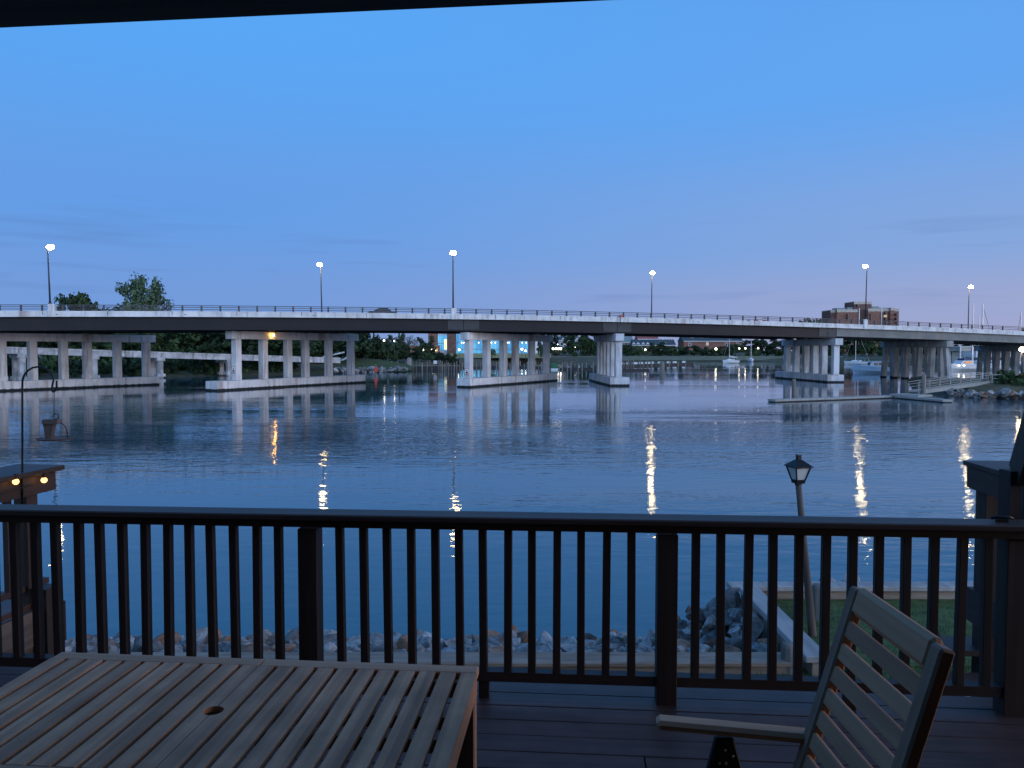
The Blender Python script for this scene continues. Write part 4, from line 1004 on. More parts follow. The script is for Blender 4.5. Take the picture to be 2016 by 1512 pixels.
# jetty by the bank
floatdock('jetty', at_y(768, 722, 212), at_y(905, 722, 216), 2.2, 1.15, M['dock_wood'], 'low wooden jetty on many piles in front of the bushes')
floatdock('marina_dock', at_y(905, 722, 232), at_y(1085, 722, 236), 2.0, .55, M['dock_dark'], 'dark floating dock behind the third pier')
floatdock('marina_dock', at_y(1090, 722, 214), at_y(1165, 722, 216), 2.4, .55, M['dock_dark'], 'dark floating dock between third and fourth piers holding a green cover')
floatdock('marina_dock', at_y(1215, 718, 250), at_y(1360, 718, 290), 2.2, .7, M['dock_dark'], 'long dark floating dock with white boxes right of the fourth pier')
floatdock('marina_dock', at_y(1213, 720, 200), at_y(1275, 720, 206), 1.6, .5, M['dock_dark'], 'short dark floating dock low beside the fourth pier')
p = at_y(806, 716, 211); o = thing('harbour_hut', 'small grey box hut on the jetty among the piles', 'hut', (p.x, p.y, 1.15)); mb = MB(); mb.box((0, 0, 1.0), (1.15, 1.0, 2.0)); mb.build('wall', M['dock_wood'], o); mb = MB(); mb.prism([(-.7, -.7, 2.0), (.7, -.7, 2.0), (0, -.7, 2.35)], (0, 1.4, 0)); mb.build('roof', M['grey_metal'], o)
p = at_y(857, 716.5, 210); o = thing('notice_board', 'square white board standing on the jetty', 'sign', (p.x, p.y, 1.15)); mb = MB(); mb.box((0, 0, 1.0), (.95, .06, .9)); mb.build('panel', M['white_paint'], o, bevel=.01)
for x in (-.35, .35): mb = MB(); mb.box((x, .06, .7), (.08, .06, 1.4)); mb.build('post', M['pile_wood'], o)
for k, (px, w) in enumerate(((1226, .8), (1235, .8), (1250, 1.6), (1262, 1.4), (1275, 1.6), (1284, 1.0), (1300, 1.8), (1316, 1.2), (1328, 1.4), (1346, 1.2))):
    r_ = (px - 1215) / 145; y = 250 + 40 * r_; p = at_y(px, 717, y)
    mb = MB(); mb.box((0, 0, .35), (w, .7, .6)); mb.box((0, 0, .68), (w + .1, .8, .06)); o = mb.build('dock_box', M['white_paint'], bevel=.03); o.location = (p.x, y, .7)
    tag(o, 'white storage box on the long floating dock right of the fourth pier', 'box', 'white boxes on the long floating dock')
def cover():
    p = at_y(1091.5, 725, 213); o = thing('covered_boat', 'small boat under a dark green cover on the dock right of the third pier', 'boat', (p.x, p.y, .3))
    mb = MB(); mb.prism([(-.95, -1.2, .1), (.95, -1.2, .1), (.85, -1.2, 1.2), (.3, -1.2, 1.6), (-.6, -1.2, 1.55), (-.95, -1.2, 1.2)], (0, 3.2, 0)); mb.build('cover', M['green_tarp'], o, bevel=.12)
    mb = MB(); mb.prism([(-.9, -1.4, -.3), (.9, -1.4, -.3), (1.02, -1.4, .12), (-1.02, -1.4, .12)], (0, 3.6, 0)); mb.build('hull', M['hull_white'], o)
cover()
def hull_mb(L, B, D, sheer=.25, fine=.55, n=12):
    mb = MB(); rings = []
    for i in range(n + 1):
        t_ = i / n; x = -L / 2 + L * t_
        w = B / 2 * (min(1, .82 + t_ * .5) if t_ < .4 else max(.02, 1 - ((t_ - .4) / .6) ** 2.2))
        z1 = D + sheer * (t_ ** 2); kz = -.3 + (.25 * max(0, t_ - .8) / .2)
        xo = .10 * L * max(0, (t_ - .7) / .3) * .5
        rings.append([mb.bm.verts.new(q) for q in ((x + xo, -w, z1), (x + xo * .5, -w * .88, z1 * .35), (x, -w * .25, kz), (x, w * .25, kz), (x + xo * .5, w * .88, z1 * .35), (x + xo, w, z1))])
    for a, b in zip(rings, rings[1:]):
        for k in range(5): mb.bm.faces.new((a[k], b[k], b[k + 1], a[k + 1]))
        mb.bm.faces.new((a[5], b[5], b[0], a[0]))
    mb.bm.faces.new(rings[0]); mb.bm.faces.new(rings[-1][::-1]); return mb
def sailboat(px, py, rz, mast, label, hullm, canvas, boom=True, L=8.6):
    p = at_z(px, py, 0); o = thing('sailboat', label, 'sailboat', p, rz)
    hull_mb(L, 2.9, 1.15).build('hull', hullm, o, smooth=False)
    mb = MB(); mb.prism([(-1.4, -.8, 1.15), (2.2, -.65, 1.25), (1.8, -.6, 1.75), (-1.4, -.75, 1.75)], (0, 1.45, 0)); cb = mb.build('cabin', M['hull_white'], o, bevel=.05)
    mb = MB(); mb.box((.2, -.80, 1.5), (1.8, .05, .22)); mb.box((.2, .72, 1.5), (1.8, .05, .22)); mb.build('window', M['dark_glass'], cb)
    mb = MB(); mb.tube([(.7, 0, 1.2), (.7, 0, mast)], [.11, .075], 8); mb.tube([(.7, -.8, mast * .6), (.7, .8, mast * .6)], .03, 5); mb.build('mast', M['alu'], o)
    mb = MB(); mb.tube([(.7, 0, 2.5), (-3.2, 0, 2.35)], .07, 6); mb.build('boom', M['alu'], o)
    mb = MB(); mb.tube([(.55, 0, 3.4), (.35, 0, 2.75), (-.6, 0, 2.62), (-3.1, 0, 2.45)], [.08, .2, .24, .12], 8); mb.build('furled_sail', canvas, o)
    mb = MB(); mb.tube([(L / 2, 0, 1.4), (.7, 0, mast * .97)], .02, 4); mb.tube([(-L / 2 + .2, 0, 1.3), (.7, 0, mast)], .02, 4); mb.build('stay', M['alu'], o)
    mb = MB()
    for x in (-3.8, -2.4): mb.tube([(x, -1.2, 1.2), (x, -1.2, 1.9)], .03, 4); mb.tube([(x, 1.2, 1.2), (x, 1.2, 1.9)], .03, 4)
    mb.tube([(-3.8, -1.2, 1.9), (-3.8, 1.2, 1.9)], .03, 4); mb.build('stanchion', M['alu'], o)
    return o
sailboat(1438.5, 715.2, R(198), 13.5, 'white sailboat moored alone with its sail furled white, left of two', M['hull_white'], M['white_paint'], L=7)
sailboat(1478, 712.5, R(-100), 13, 'sailboat with a teal cover seen end on, right of two mid-river', M['hull_white'], M['teal_canvas'], L=7.5)
sailboat(1688, 718, R(150), 14, 'sailboat with a blue awning half hidden behind the work boat', M['hull_white'], M['teal_canvas'])
for px, top, y, lab, st in ((1916.5, 597.5, 235, 'bare sailboat mast nearest the last street lamp', 0), (1935, 599, 225, 'tallest thick pale mast with a stay slanting to the right', 1), (1928, 622, 260, 'short faint mast between the two tall masts', 0), (2010.5, 614, 240, 'bare mast with a slanting stay at the right edge', -1)):
    p = at_y(px, top, y); o = thing('moored_yacht', lab, 'yacht', (p.x, y, 0), 0, 'yachts whose masts show over the bridge')
    hm = hull_mb(9, 3, 1.2).build('hull', M['hull_white'], o); hm.rotation_euler = (0, 0, R(75))
    mb = MB(); mb.tube([(0, 0, 1), (0, 0, p.z)], [.16, .12] if st != 1 else [.24, .18], 8); mb.build('mast', M['alu'], o)
    mb = MB(); mb.box((0, 1, 1.6), (1.8, 3, .8)); mb.build('cabin', M['hull_white'], o, bevel=.08)
    if st:
        mb = MB(); mb.tube([(st * 4.6 if st > 0 else -2.0, -1, 1.5 if st > 0 else 8), (0, 0, p.z - .4)], .05, 5); mb.build('stay', M['pole'], o)
def workboat():
    p = at_z(1722, 735, 0); o = thing('motor_boat', 'pale blue motor boat with a white cabin behind the pile bent', 'boat', p, R(172))
    hull_mb(9.5, 3.2, 1.45, .75).build('hull', M['hull_blue'], o)
    mb = MB(); mb.prism([(-2.6, -1.15, 1.4), (1.6, -1.15, 1.55), (1.0, -1.05, 2.75), (-2.4, -1.05, 2.75)], (0, 2.2, 0)); c = mb.build('cabin', M['hull_white'], o, bevel=.06)
    mb = MB(); mb.box((-.8, 0, 2.82), (4.0, 2.5, .12)); mb.build('roof', M['hull_white'], o, bevel=.03)
    mb = MB()
    for x in (-1.9, -.9, .1): mb.box((x, 1.13, 2.25), (.75, .12, .55)); mb.box((x, -1.15, 2.25), (.75, .12, .55))
    mb.beam((1.36, -.8, 2.25), (1.36, .8, 2.25), .12, .6); mb.build('window', M['dark_glass'], c)
    mb = MB(); mb.prism([(1.6, -.9, 1.5), (3.4, -.7, 1.75), (3.2, -.6, 2.0), (1.6, -.85, 2.0)], (0, 1.6, 0)); mb.build('foredeck_cabin', M['hull_white'], o, bevel=.04)
workboat()
def cruiser(px, py, rz, label, m=None):
    p = at_z(px, py, 0); o = thing('cabin_cruiser', label, 'boat', p, rz)
    hull_mb(10, 3.4, 1.5, .5).build('hull', M['hull_white'], o)
    mb = MB(); mb.prism([(-3.2, -1.3, 1.5), (2.2, -1.2, 1.6), (1.2, -1.1, 2.7), (-3.2, -1.2, 2.7)], (0, 2.4, 0)); mb.build('cabin', M['hull_white'], o, bevel=.06)
    mb = MB(); mb.box((-.8, 0, 2.2), (3.2, 2.62, .5)); mb.build('window', M['dark_glass'], o)
    mb = MB(); mb.box((-1.2, 0, 3.9), (3.6, 2.5, .12)); mb.box((-1.2, 0, 3.0), (3.0, 2.2, .55)); mb.build('canopy', M['canvas_blue'], o, bevel=.03)
    mb = MB()
    for x in (-2.8, .4):
        for y in (-1.1, 1.1): mb.tube([(x, y, 2.6), (x, y, 3.9)], .04, 5)
    mb.build('frame', M['alu'], o); return o
cruiser(1893, 729.5, R(205), 'white cabin cruiser with a blue canopy between the two pile bents')
cruiser(1944, 729, R(190), 'white cabin cruiser partly hidden behind the right pile bent')
for px, lab in ((1888, 'left of two lights on the cruiser between the pile bents'), (1898, 'right of two lights on the cruiser between the pile bents')):
    p = at_z(1893, 729.5, 0); globe_light('boat_light', px, 719.5, p.y - 3.2, .22, M['lamp_white'], lab, 'light', 'lights on the cruiser')
# boathouse behind the cruisers
y = 260; O = Vector((at_y(1908, 700, y).x, y, 1)); g = thing('boat_shed', 'pale open boat shed with a tan roof behind the white cruiser', 'shed', O)
mb = MB(); bx(mb, 1891, 1912, y, zz(691, y), zz(683.5, y), 6, O); mb.build('roof', M['band_stone'], g)
mb = MB(); bx(mb, 1888, 1915, y, zz(683.5, y), zz(682, y), 7, O, -.4); mb.build('fascia', M['white_paint'], g)
for px in (1889.5, 1914):
    mb = MB(); bx(mb, px - .9, px + .9, y, .5, zz(683.5, y), .4, O, -.5); mb.build('post', M['white_paint'], g)
mb = MB(); bx(mb, 1891, 1913, y, 1.0, zz(691, y), .3, O, 5); mb.build('back_wall', M['grey_metal'], g)
# bright building behind right bent
y = 330; O = Vector((at_y(1950, 700, y).x, y, 1)); g = thing('white_warehouse', 'long white building seen in slits between the right piles', 'building', O)
mb = MB(); bx(mb, 1922, 2060, y, 1, zz(690, y), 12, O); mb.build('wall', M['white_paint'], g)
mb = MB(); bx(mb, 1920, 2062, y, zz(690, y), zz(688, y), 13, O, -.5); mb.build('roof', M['slate'], g)
for px in (1935, 1955, 1975, 1995): mb = MB(); bx(mb, px - 3, px + 3, y, zz(708, y), zz(700, y), .2, O, -.11); mb.build('window', M['lit_dim'], g)

# red day mark on its pile
p = at_z(740, 738.5, 0); o = thing('channel_marker', 'red triangular channel marker on a pile near the stone point', 'marker', p)
mb = MB(); mb.lathe([(.14, -1.5), (.14, 2.3), (.10, 2.4), (0, 2.4)], n=9); mb.build('pile', M['pile_wood'], o)
mb = MB(); mb.prism([(-.65, -.20, .75), (.65, -.20, .75), (0, -.20, 2.05)], (0, .05, 0)); mb.build('daymark', M['red_sign'], o)
mb = MB(); mb.prism([(.2, .18, .9), (.22, 1.2, .9), (.2, .7, 1.9)], (.05, 0, 0)); mb.build('daymark', M['red_dull'], o)
mb = MB(); mb.prism([(-.2, -.215, 1.0), (.2, -.215, 1.0), (0, -.215, 1.4)], (0, -.015, 0)); mb.build('reflector', mat('orange_reflector', (.6, .12, .05), .4), o)
# stones of the far point
def far_stones():
    r = random.Random(21)
    for k in range(80):
        px = r.uniform(655, 800); py = np.interp(px, [600, 700, 775, 840], [737, 734.5, 732.5, 728]) - r.uniform(-.2, 1.2)
        p = at_z(px, py, 0); put_rock(p.x, p.y, r.uniform(.05, 1.1), r.uniform(.45, .85), .7, r.choice(['rock_grey', 'rock_blue']), 'pale grey stone along the foot of the green mound', r, 'mound_stone')['group'] = 'stones at the foot of the mound'
far_stones()

# ================================================================== FLOATING DOCK, GANGWAY, RIGHT SHORE
d0 = at_z(1519, 786, .30); d1 = at_z(1757, 778, .30); d2 = at_z(1866, 787, .30)
def flat_dock(name, a, b, w, label, z=.30):
    o = thing(name, label, 'dock', (a.x, a.y, 0)); d = Vector((b.x - a.x, b.y - a.y, 0))
    mb = MB(); mb.beam((0, 0, z - .04), d + Vector((0, 0, z - .04)), w, .08); mb.build('deck_boards', M['dock_wood'], o)
    mb = MB(); mb.beam((0, 0, z - .14), d + Vector((0, 0, z - .14)), w + .06, .13); mb.build('edge_beam', M['dock_wood'], o)
    mb = MB(); mb.beam((0, 0, .0), d + Vector((0, 0, .0)), w - .2, .18); mb.build('float', M['dock_dark'], o)
    return o
flat_dock('floating_dock', d0, d1, 1.15, 'long narrow pale floating dock reaching left from the gangway')
flat_dock('floating_dock', d1 + Vector((.3, -.9, 0)), d2, 1.15, 'shorter arm of the floating dock angled towards the viewer', .305)
a = at_z(1762, 776, .4); b = at_z(1828, 780.5, .4)
flat_dock('landing_float', at_z(1765, 774.5, .5), at_z(1822, 777.5, .5), 2.6, 'dark landing float under the foot of the gangway', .5)
def gangway():
    a = at_y(1798, 772.5, 93.5); b = at_y(1940, 752.5, 99.5); o = thing('gangway', 'pale metal gangway with handrails sloping down to the floating dock', 'gangway', a)
    d = b - a; u = d.normalized(); n = Vector((-u.y, u.x, 0)).normalized()
    for q, nm in ((-.65, 'side_truss'), (.65, 'side_truss')):
        mb = MB(); mb.beam(n * q, d + n * q, .10, .46)
        for zz_ in (.62, .98, 1.28): mb.beam(n * q + Vector((0, 0, zz_)), d + n * q + Vector((0, 0, zz_)), .05, .06)
        for k in range(8): g_ = d * (k / 7) + n * q; mb.beam(g_, g_ + Vector((0, 0, 1.28)), .06, .06, (1, 0, 0))
        mb.build(nm, M['dock_wood'], o)
    mb = MB(); mb.beam(Vector((0, 0, .05)), d + Vector((0, 0, .05)), 1.2, .06); mb.build('walkway', M['dock_wood'], o)
    e = b - a; f = at_y(2025, 751.5, 101) - a
    mb = MB(); mb.beam(e, f, 1.8, .18); mb.build('fixed_pier', M['dock_wood'], o)
    mb = MB()
    for q in (-.85,):
        for zz_ in (.5, 1.0): mb.beam(e + n * q + Vector((0, 0, zz_)), f + n * q + Vector((0, 0, zz_)), .07, .09)
        for k in range(4): g_ = e + (f - e) * (k / 4) + n * q; mb.beam(g_ - Vector((0, 0, 2)), g_ + Vector((0, 0, 1.05)), .13, .13, (1, 0, 0))
    mb.build('handrail', M['dock_wood'], o)
gangway()
pile(1563, 746, 85.5, .22, 'weathered mooring pile standing at the long floating dock', 'dock piles')
pile(1819, 737, 92.8, .26, 'thick mooring pile at the foot of the gangway', 'dock piles')
pile(1943, 738, 99.2, .26, 'timber pile where the gangway meets the fixed pier', 'dock piles')
def right_shore():
    mb = MB(); edge = [(1862, 772), (1880, 775.5), (1910, 777), (1950, 778), (2000, 779), (2080, 781), (2300, 786)]
    rows = []
    for px, py in edge:
        p = at_z(px, py, 0); rows.append([mb.bm.verts.new(p + Vector((k * .35 + .5 * (k > 0), k, z))) for k, z in ((-1.5, -.5), (0, .0), (2.5, .75), (6, 1.35), (12, 1.45), (20, 1.4), (30, .9), (36, -.4))])
    for a, b in zip(rows, rows[1:]):
        for k in range(7): mb.bm.faces.new((a[k], b[k], b[k + 1], a[k + 1]))
    mb.bm.faces.new([r_ for r_ in rows[0]][::-1])
    kind(mb.build('right_shore_ground', M['bank'], smooth=True), 'structure')
    r = random.Random(5)
    for k in range(60):
        px = r.uniform(1862, 2030); py = np.interp(px, [a for a, b in edge], [b for a, b in edge]) - r.random() ** 1.5 * 9
        p = at_z(px, py, .0); s = r.uniform(.3, .6)
        f = (np.interp(px, [a for a, b in edge], [b for a, b in edge]) - py) / 9
        q = at_z(px, py + .0, .25 + f * .8)
        put_rock(q.x, q.y, .05 + f * .9, s, .6, r.choice(['rock_grey', 'rock_blue', 'rock_grey', 'rock_brown']), 'rounded shore stone under the fixed pier at the right edge', r, 'shore_stone')['group'] = 'stones on the right shore'
    for px, y, h, w, kd, lab in ((1984, 99, 2.0, 4.2, 'bushm', 'yellowish green shrub on the right shore beside the fixed pier'), (2008, 98, 1.5, 3.6, 'bushd', 'dark shrub under the bright globe lamp on the right shore'), (2030, 97, 2.0, 4, 'bushm', 'green shrub at the very right edge of the shore'), (1962, 101, 1.0, 2.5, 'bushg', 'low dry grass clump on the right shore by the gangway')):
        p = at_y(px, 750, y); bush(kd, p.x, y, 1.2, h, w, lab)
right_shore()

# ================================================================== DECK
DA = R(-4.6); CD, SD = math.cos(DA), math.sin(DA)
def deck_boards():
    mb = MB(); v = 3.90; r = random.Random(2)
    while v > -3.2:
        # two lengths per course, butted
        j = r.choice((-.9, 1.2, 3.1, -2.6, .3))
        for a, b in ((-6.2, j - .003), (j + .003, 6.2)):
            mb.box(((a + b) / 2, v - .0685, -.0125 + r.uniform(-.0012, .0012)), (b - a, .1345, .025))
        v -= .1405
    o = mb.build('deck_floor', M['board'], bevel=.0025); o.location = (0, 0, ZD); o.rotation_euler = (0, 0, DA); kind(o, 'structure')
    mb = MB(); mb.box((0, 3.84, -.17), (12.4, .04, .28)); mb.box((0, .5, -.30), (12.2, 6.6, .04)); mb.build('deck_joists', M['stain_x'], o)
    for x in (-5, -2.5, 0, 2.5, 5):
        mb = MB(); mb.box((x, 3.7, -.95), (.12, .12, 1.5)); mb.build('deck_post', M['stain_z'], o)
deck_boards()

def main_rail():
    RA = R(-4.1); o = thing('deck_railing', 'dark wooden deck railing with square balusters running across the whole view', 'railing', (0, 0, ZD), RA)
    c, s = math.cos(-RA), math.sin(-RA); v0 = 3.70
    def upx(px):
        k = (px - 1008) / FPX; return (k * v0 * c - v0 * s) / (c + k * s)
    u0, u1 = upx(-260), upx(2200)
    mb = MB(); mb.box(((u0 + u1) / 2, v0 - .005, .895), (u1 - u0, .145, .032)); mb.build('cap_rail', M['stain_x'], o, bevel=.006)
    mb = MB(); mb.box(((u0 + u1) / 2, v0 + .01, .8585), (u1 - u0, .085, .040)); mb.build('top_rail', M['stain_x'], o)
    posts = [-246, 604, 1317, 2010]
    ups = [upx(p) for p in posts]
    for u in ups:
        mb = MB(); mb.box((u, v0 + .02, .44 - .05), (.096, .096, .88 - .003)); mb.build('post', M['stain_z'], o, bevel=.003)
    for a, b in zip(ups, ups[1:]):
        mb = MB(); mb.box(((a + b) / 2, v0 + .01, .1125), (b - a - .10, .06, .048)); mb.build('bottom_rail', M['stain_x'], o)
    cent = [-200, -155, -110, -67, -24, 21, 62, 103, 146, 190, 234, 278, 322, 366, 411, 456, 500, 544, 668, 715, 762, 809, 857, 905, 952, 1000, 1048, 1097, 1146, 1195, 1247, 1374, 1425, 1477, 1529, 1581, 1633, 1686, 1740, 1794, 1848, 1902, 1956, 2062, 2114]
    proto = None
    for px in cent:
        if proto is None:
            mb = MB(); mb.box((0, 0, .486), (.038, .038, .702)); proto = mb.build('baluster', M['stain_z'], o, bevel=.0025); b = proto
        else:
            b = proto.copy(); C.objects.link(b); b.parent = o
        b.location = (upx(px), v0 + .0, 0); b.rotation_euler = (rnd.uniform(-.004, .004), rnd.uniform(-.008, .008), rnd.uniform(-.03, .03))
    for px in (952, 1686):
        mb = MB(); mb.box((upx(px), v0 + .01, .043), (.05, .05, .085)); mb.build('foot_block', M['stain_z'], o)
    # dock cleat on the cap
    k = thing('dock_cleat', 'small dark metal cleat lying on the railing cap near the right end', 'cleat', (0, 0, 0))
    u = upx(1981); w = Vector((u * c + v0 * s, -u * s + v0 * c, ZD + .911)); k.location = w; k.rotation_euler = (0, 0, RA)
    mb = MB(); mb.box((0, 0, .006), (.05, .02, .012)); mb.build('base', M['black_iron'], k)
    mb = MB(); mb.tube([(-.05, 0, .016), (-.03, 0, .022), (.03, 0, .022), (.05, 0, .016)], [.006, .009, .009, .006], 8); mb.build('horn', M['black_iron'], k, smooth=True)
main_rail()

# side railing of the neighbouring platform on the left
def left_side():
    end = at_z(112, 916, ZD + .91); ang = R(9.0); u = Vector((math.sin(ang), math.cos(ang), 0)); n = Vector((u.y, -u.x, 0))   # n points right
    rot = math.atan2(u.y, u.x)
    o = thing('side_railing', 'dark wooden side railing with a sloping cap and two bulbs at the left edge', 'railing', (end.x, end.y, ZD), rot)
    # local x runs along u (end at 0, towards the viewer negative), local y to the left
    mb = MB(); mb.box((-2.1, .14, .893), (4.26, .36, .034)); mb.build('cap_rail', M['stain_x'], o, bevel=.005)
    mb = MB(); mb.box((-2.1, .03, .808), (4.2, .035, .134)); mb.build('fascia', M['stain_x'], o)
    for x in (-.16, -1.75, -3.3):
        mb = MB(); mb.box((x, .11, .40), (.10, .10, .94)); mb.build('post', M['stain_z'], o, bevel=.004)
    for k in range(26):
        x = -.32 - k * .125
        if min(abs(x + .16), abs(x + 1.75), abs(x + 3.3)) < .09: continue
        mb = MB(); mb.box((x, .11, .42), (.038, .038, .70)); mb.build('baluster', M['stain_z'], o)
    mb = MB(); mb.box((-2.1, .11, .10), (4.2, .05, .04)); mb.build('bottom_rail', M['stain_x'], o)
    f = thing('side_platform', 'dark boarded platform skirt under the side railing at the left edge', 'platform', (end.x, end.y, ZD), rot)
    mb = MB(); mb.box((-1.75, 1.3, -.02), (3.5, 2.5, .04)); mb.build('boards', M['board'], f)
    mb = MB(); mb.box((-1.75, .03, -.16), (3.5, .04, .236)); mb.build('rim_board', M['grey_plank'], f)
    mb = MB(); mb.box((-1.75, .06, -.55), (3.5, .03, .53)); mb.build('skirt', M['grey_plank'], f)
    mb = MB(); mb.box((-.14, .0, -.55), (.13, .13, 1.30)); mb.box((-.05, .02, -.18), (.10, .12, .28)); mb.build('support_post', M['stain_z'], f)
    for px, lab in ((18.5, 'warm glowing bulb on the side railing, nearer the left edge'), (75, 'warm glowing bulb on the side railing, nearer its free end')):
        # on the face that looks right
        k = (px - 1008) / FPX; q = end + n * .012
        r_ = (k * q.y - q.x) / (u.x - k * u.y); w = q + u * r_
        z = at_y(px, 948 if px < 40 else 945, w.y).z
        b = thing('string_bulb', lab, 'light bulb', (w.x + n.x * .022, w.y + n.y * .022, z), 0, 'bulbs of a light string')
        mb = MB(); mb.ball((0, 0, 0), .019, 12, 9); mb.build('bulb', M['bulb'], b, smooth=True)
        mb = MB(); mb.tube([(0, 0, .016), (0, 0, .05)], .011, 8); mb.build('socket', M['black'], b)
    # string wire
    mb = MB(); pts = []
    for k in range(13):
        x = -.25 - k * .22; loc = end + u * x + n * .02; pts.append((loc.x, loc.y, ZD + .80 + .02 * math.cos(k * 1.4)))
    mb.tube(pts, .004, 5); tag(mb.build('light_string', M['black']), 'thin black light string cable strung along the left side railing', 'cable')
    # shepherd's hook and feeder
    yb = at_z(44, 917, ZD + .91).y + .02; yb = end.y - .30
    b = at_y(44, 918, yb); hk = thing('shepherd_hook', 'tall black metal hook pole rising from the left side railing', 'hook', b)
    def L_(px, py): return at_y(px, py, yb) - b
    pts = [L_(44, 1010), L_(44, 960), L_(44, 760)] + [L_(75 - 31 * math.cos(R(a)), 753 - 31 * math.sin(R(a))) for a in range(10, 171, 20)] + [L_(101, 768), L_(105, 771.5), L_(109.5, 769), L_(111.5, 761), L_(111.5, 749)]
    mb = MB(); mb.tube(pts, .0065, 8); mb.build('rod', M['black_iron'], hk, smooth=True)
    fd = thing('bird_feeder', 'small brown bird feeder with a round tray hanging from the black hook', 'bird feeder', at_y(109, 866, yb)); F0 = fd.location.copy()
    def F_(px, py): return at_y(px, py, yb) - F0
    mb = MB(); mb.tube([F_(104, 771), F_(106, 815)], .0018, 5); mb.tube([F_(107.5, 771), F_(108, 815)], .0018, 5); mb.build('hanger', M['galv'], fd)
    mb = MB(); ring = [F_(110 + 5.5 * math.cos(k * .524), 820 + 5.5 * math.sin(k * .524)) for k in range(13)]; mb.tube(ring, .005, 6); mb.build('ring', M['galv'], fd)
    mb = MB(); mb.lathe([(0, .0), (.105, .004), (.112, .014), (.104, .014), (.098, .008), (0, .008)], n=24); mb.build('tray', M['clay'], fd)
    mb = MB(); c0 = F_(98, 866)
    px_ = .0033
    mb.hexa([c0 + Vector((x, y, .008)) for x, y in ((-.018, -.018), (.018, -.018), (.018, .018), (-.018, .018))], [c0 + Vector((x, y, .105)) for x, y in ((-.030, -.02), (.034, -.02), (.034, .02), (-.030, .02))])
    mb.hexa([c0 + Vector((x, y, .106)) for x, y in ((-.034, -.03), (.07, -.03), (.07, .03), (-.034, .03))], [c0 + Vector((x, y, .135)) for x, y in ((-.03, -.026), (.066, -.026), (.066, .026), (-.03, .026))]); mb.build('seed_holder', M['clay'], fd)
    mb = MB(); mb.tube([F_(113, 833), F_(122, 834), F_(129, 840), F_(132, 850), F_(133, 862)], .003, 6); mb.build('perch_loop', M['black_iron'], fd)
left_side()

# right-hand bench top, stair rail and steps
def right_side():
    e = at_z(1901, 907, ZD + .91); u = Vector((math.sin(R(4.6)), math.cos(R(4.6)), 0)); rot = math.atan2(u.y, u.x)
    o = thing('side_counter', 'dark wooden counter with a thick fascia beyond the railing at the right edge', 'counter', (e.x, e.y, ZD), rot)
    # local x towards the far end is 0 at the corner, local y to the left, so the counter lies at negative y
    mb = MB(); mb.box((-.85, -.27, .892), (1.74, .56, .036)); mb.build('top', M['stain_x'], o, bevel=.004)
    mb = MB(); mb.box((-.85, -.03, .795), (1.70, .04, .155)); mb.box((-.02, -.29, .795), (.036, .48, .155)); mb.build('fascia', M['stain_x'], o)
    for x, y, w in ((-.10, -.13, .14), (-.10, -.42, .12), (-1.5, -.12, .12)):
        mb = MB(); mb.box((x, y, -.38), (w, w, 2.2)); mb.build('post', M['stain_z'], o, bevel=.004)
    for k in range(4):
        mb = MB(); mb.box((-.38 - k * .27, -.12, .30), (.04, .04, .84)); mb.build('baluster', M['stain_z'], o)
    mb = MB(); mb.box((-.8, -.05, -.13), (1.6, .04, .24)); mb.build('rim_board', M['stain_x'], o)
    st = thing('stair_rail', 'dark sloping stair handrail climbing out of the right edge', 'handrail', at_z(1992, 1013, ZD + .91))
    b = Vector(st.location)
    p0 = at_y(2006, 936, b.y + .05) - b; p1 = at_y(2062, 740, b.y - .25) - b
    mb = MB(); mb.beam(p0, p1, .05, .16, (-.3, -1, 0)); mb.build('handrail', M['stain_z'], st)
    mb = MB(); mb.box((.02, .05, -.35), (.055, .09, 1.12)); mb.build('post', M['stain_z'], st)
    d = p1 - p0; q1 = p0 + d * 1.9
    mb = MB(); mb.box((p0.x + .115, .03, (p0.z - 1.5) / 2 + .05), (.15, .10, p0.z + 1.5)); mb.build('newel_post', M['stain_z'], st, bevel=.004)
    mb = MB(); mb.beam(p1, q1, .05, .16, (-.3, -1, 0)); mb.build('handrail', M['stain_z'], st)
    for k in range(9):      # balusters between the slope and the string board
        x = p0.x + .26 + k * .12; zt_ = min(p0.z + (x - p0.x) / (p1.x - p0.x) * (p1.z - p0.z), .95)
        mb = MB(); mb.box((x, -.02, (zt_ - .75) / 2), (.045, .045, zt_ + .75)); mb.build('baluster', M['stain_z'], st)
    mb = MB(); mb.box((p0.x + .72, -.02, -.80), (1.25, .05, .16)); mb.build('string_board', M['stain_x'], st)
    s2 = thing('side_steps', 'dark wooden steps with a slanting stringer behind the railing at right', 'steps', (3.05, 4.6, ZL))
    mb = MB(); mb.beam((.1, 1.1, 1.25), (-.35, -.3, .75), .05, .26); mb.beam((1.0, 1.1, 1.25), (.6, -.3, .75), .05, .26); mb.build('stringer', M['stain_y'], s2)
    for k in range(4):
        f = k / 3; mb = MB(); mb.box((.33 - .1 * f, .9 - 1.1 * f, 1.25 - .36 * f), (.9, .28, .04)); mb.build('tread', M['stain_x'], s2)
    mb = MB(); mb.box((.35, .2, .35), (1.0, .06, .8)); mb.build('riser_board', M['stain_x'], s2)
    p = at_z(1883, 1378, ZL + .02)
    mb = MB(); mb.box((0, 0, .02), (.36, .22, .05)); pv = mb.build('paving_slab', M['white_paint'], bevel=.006); pv.location = p; tag(pv, 'pale paving slab lying on the grass just past the deck edge', 'paving slab')
right_side()

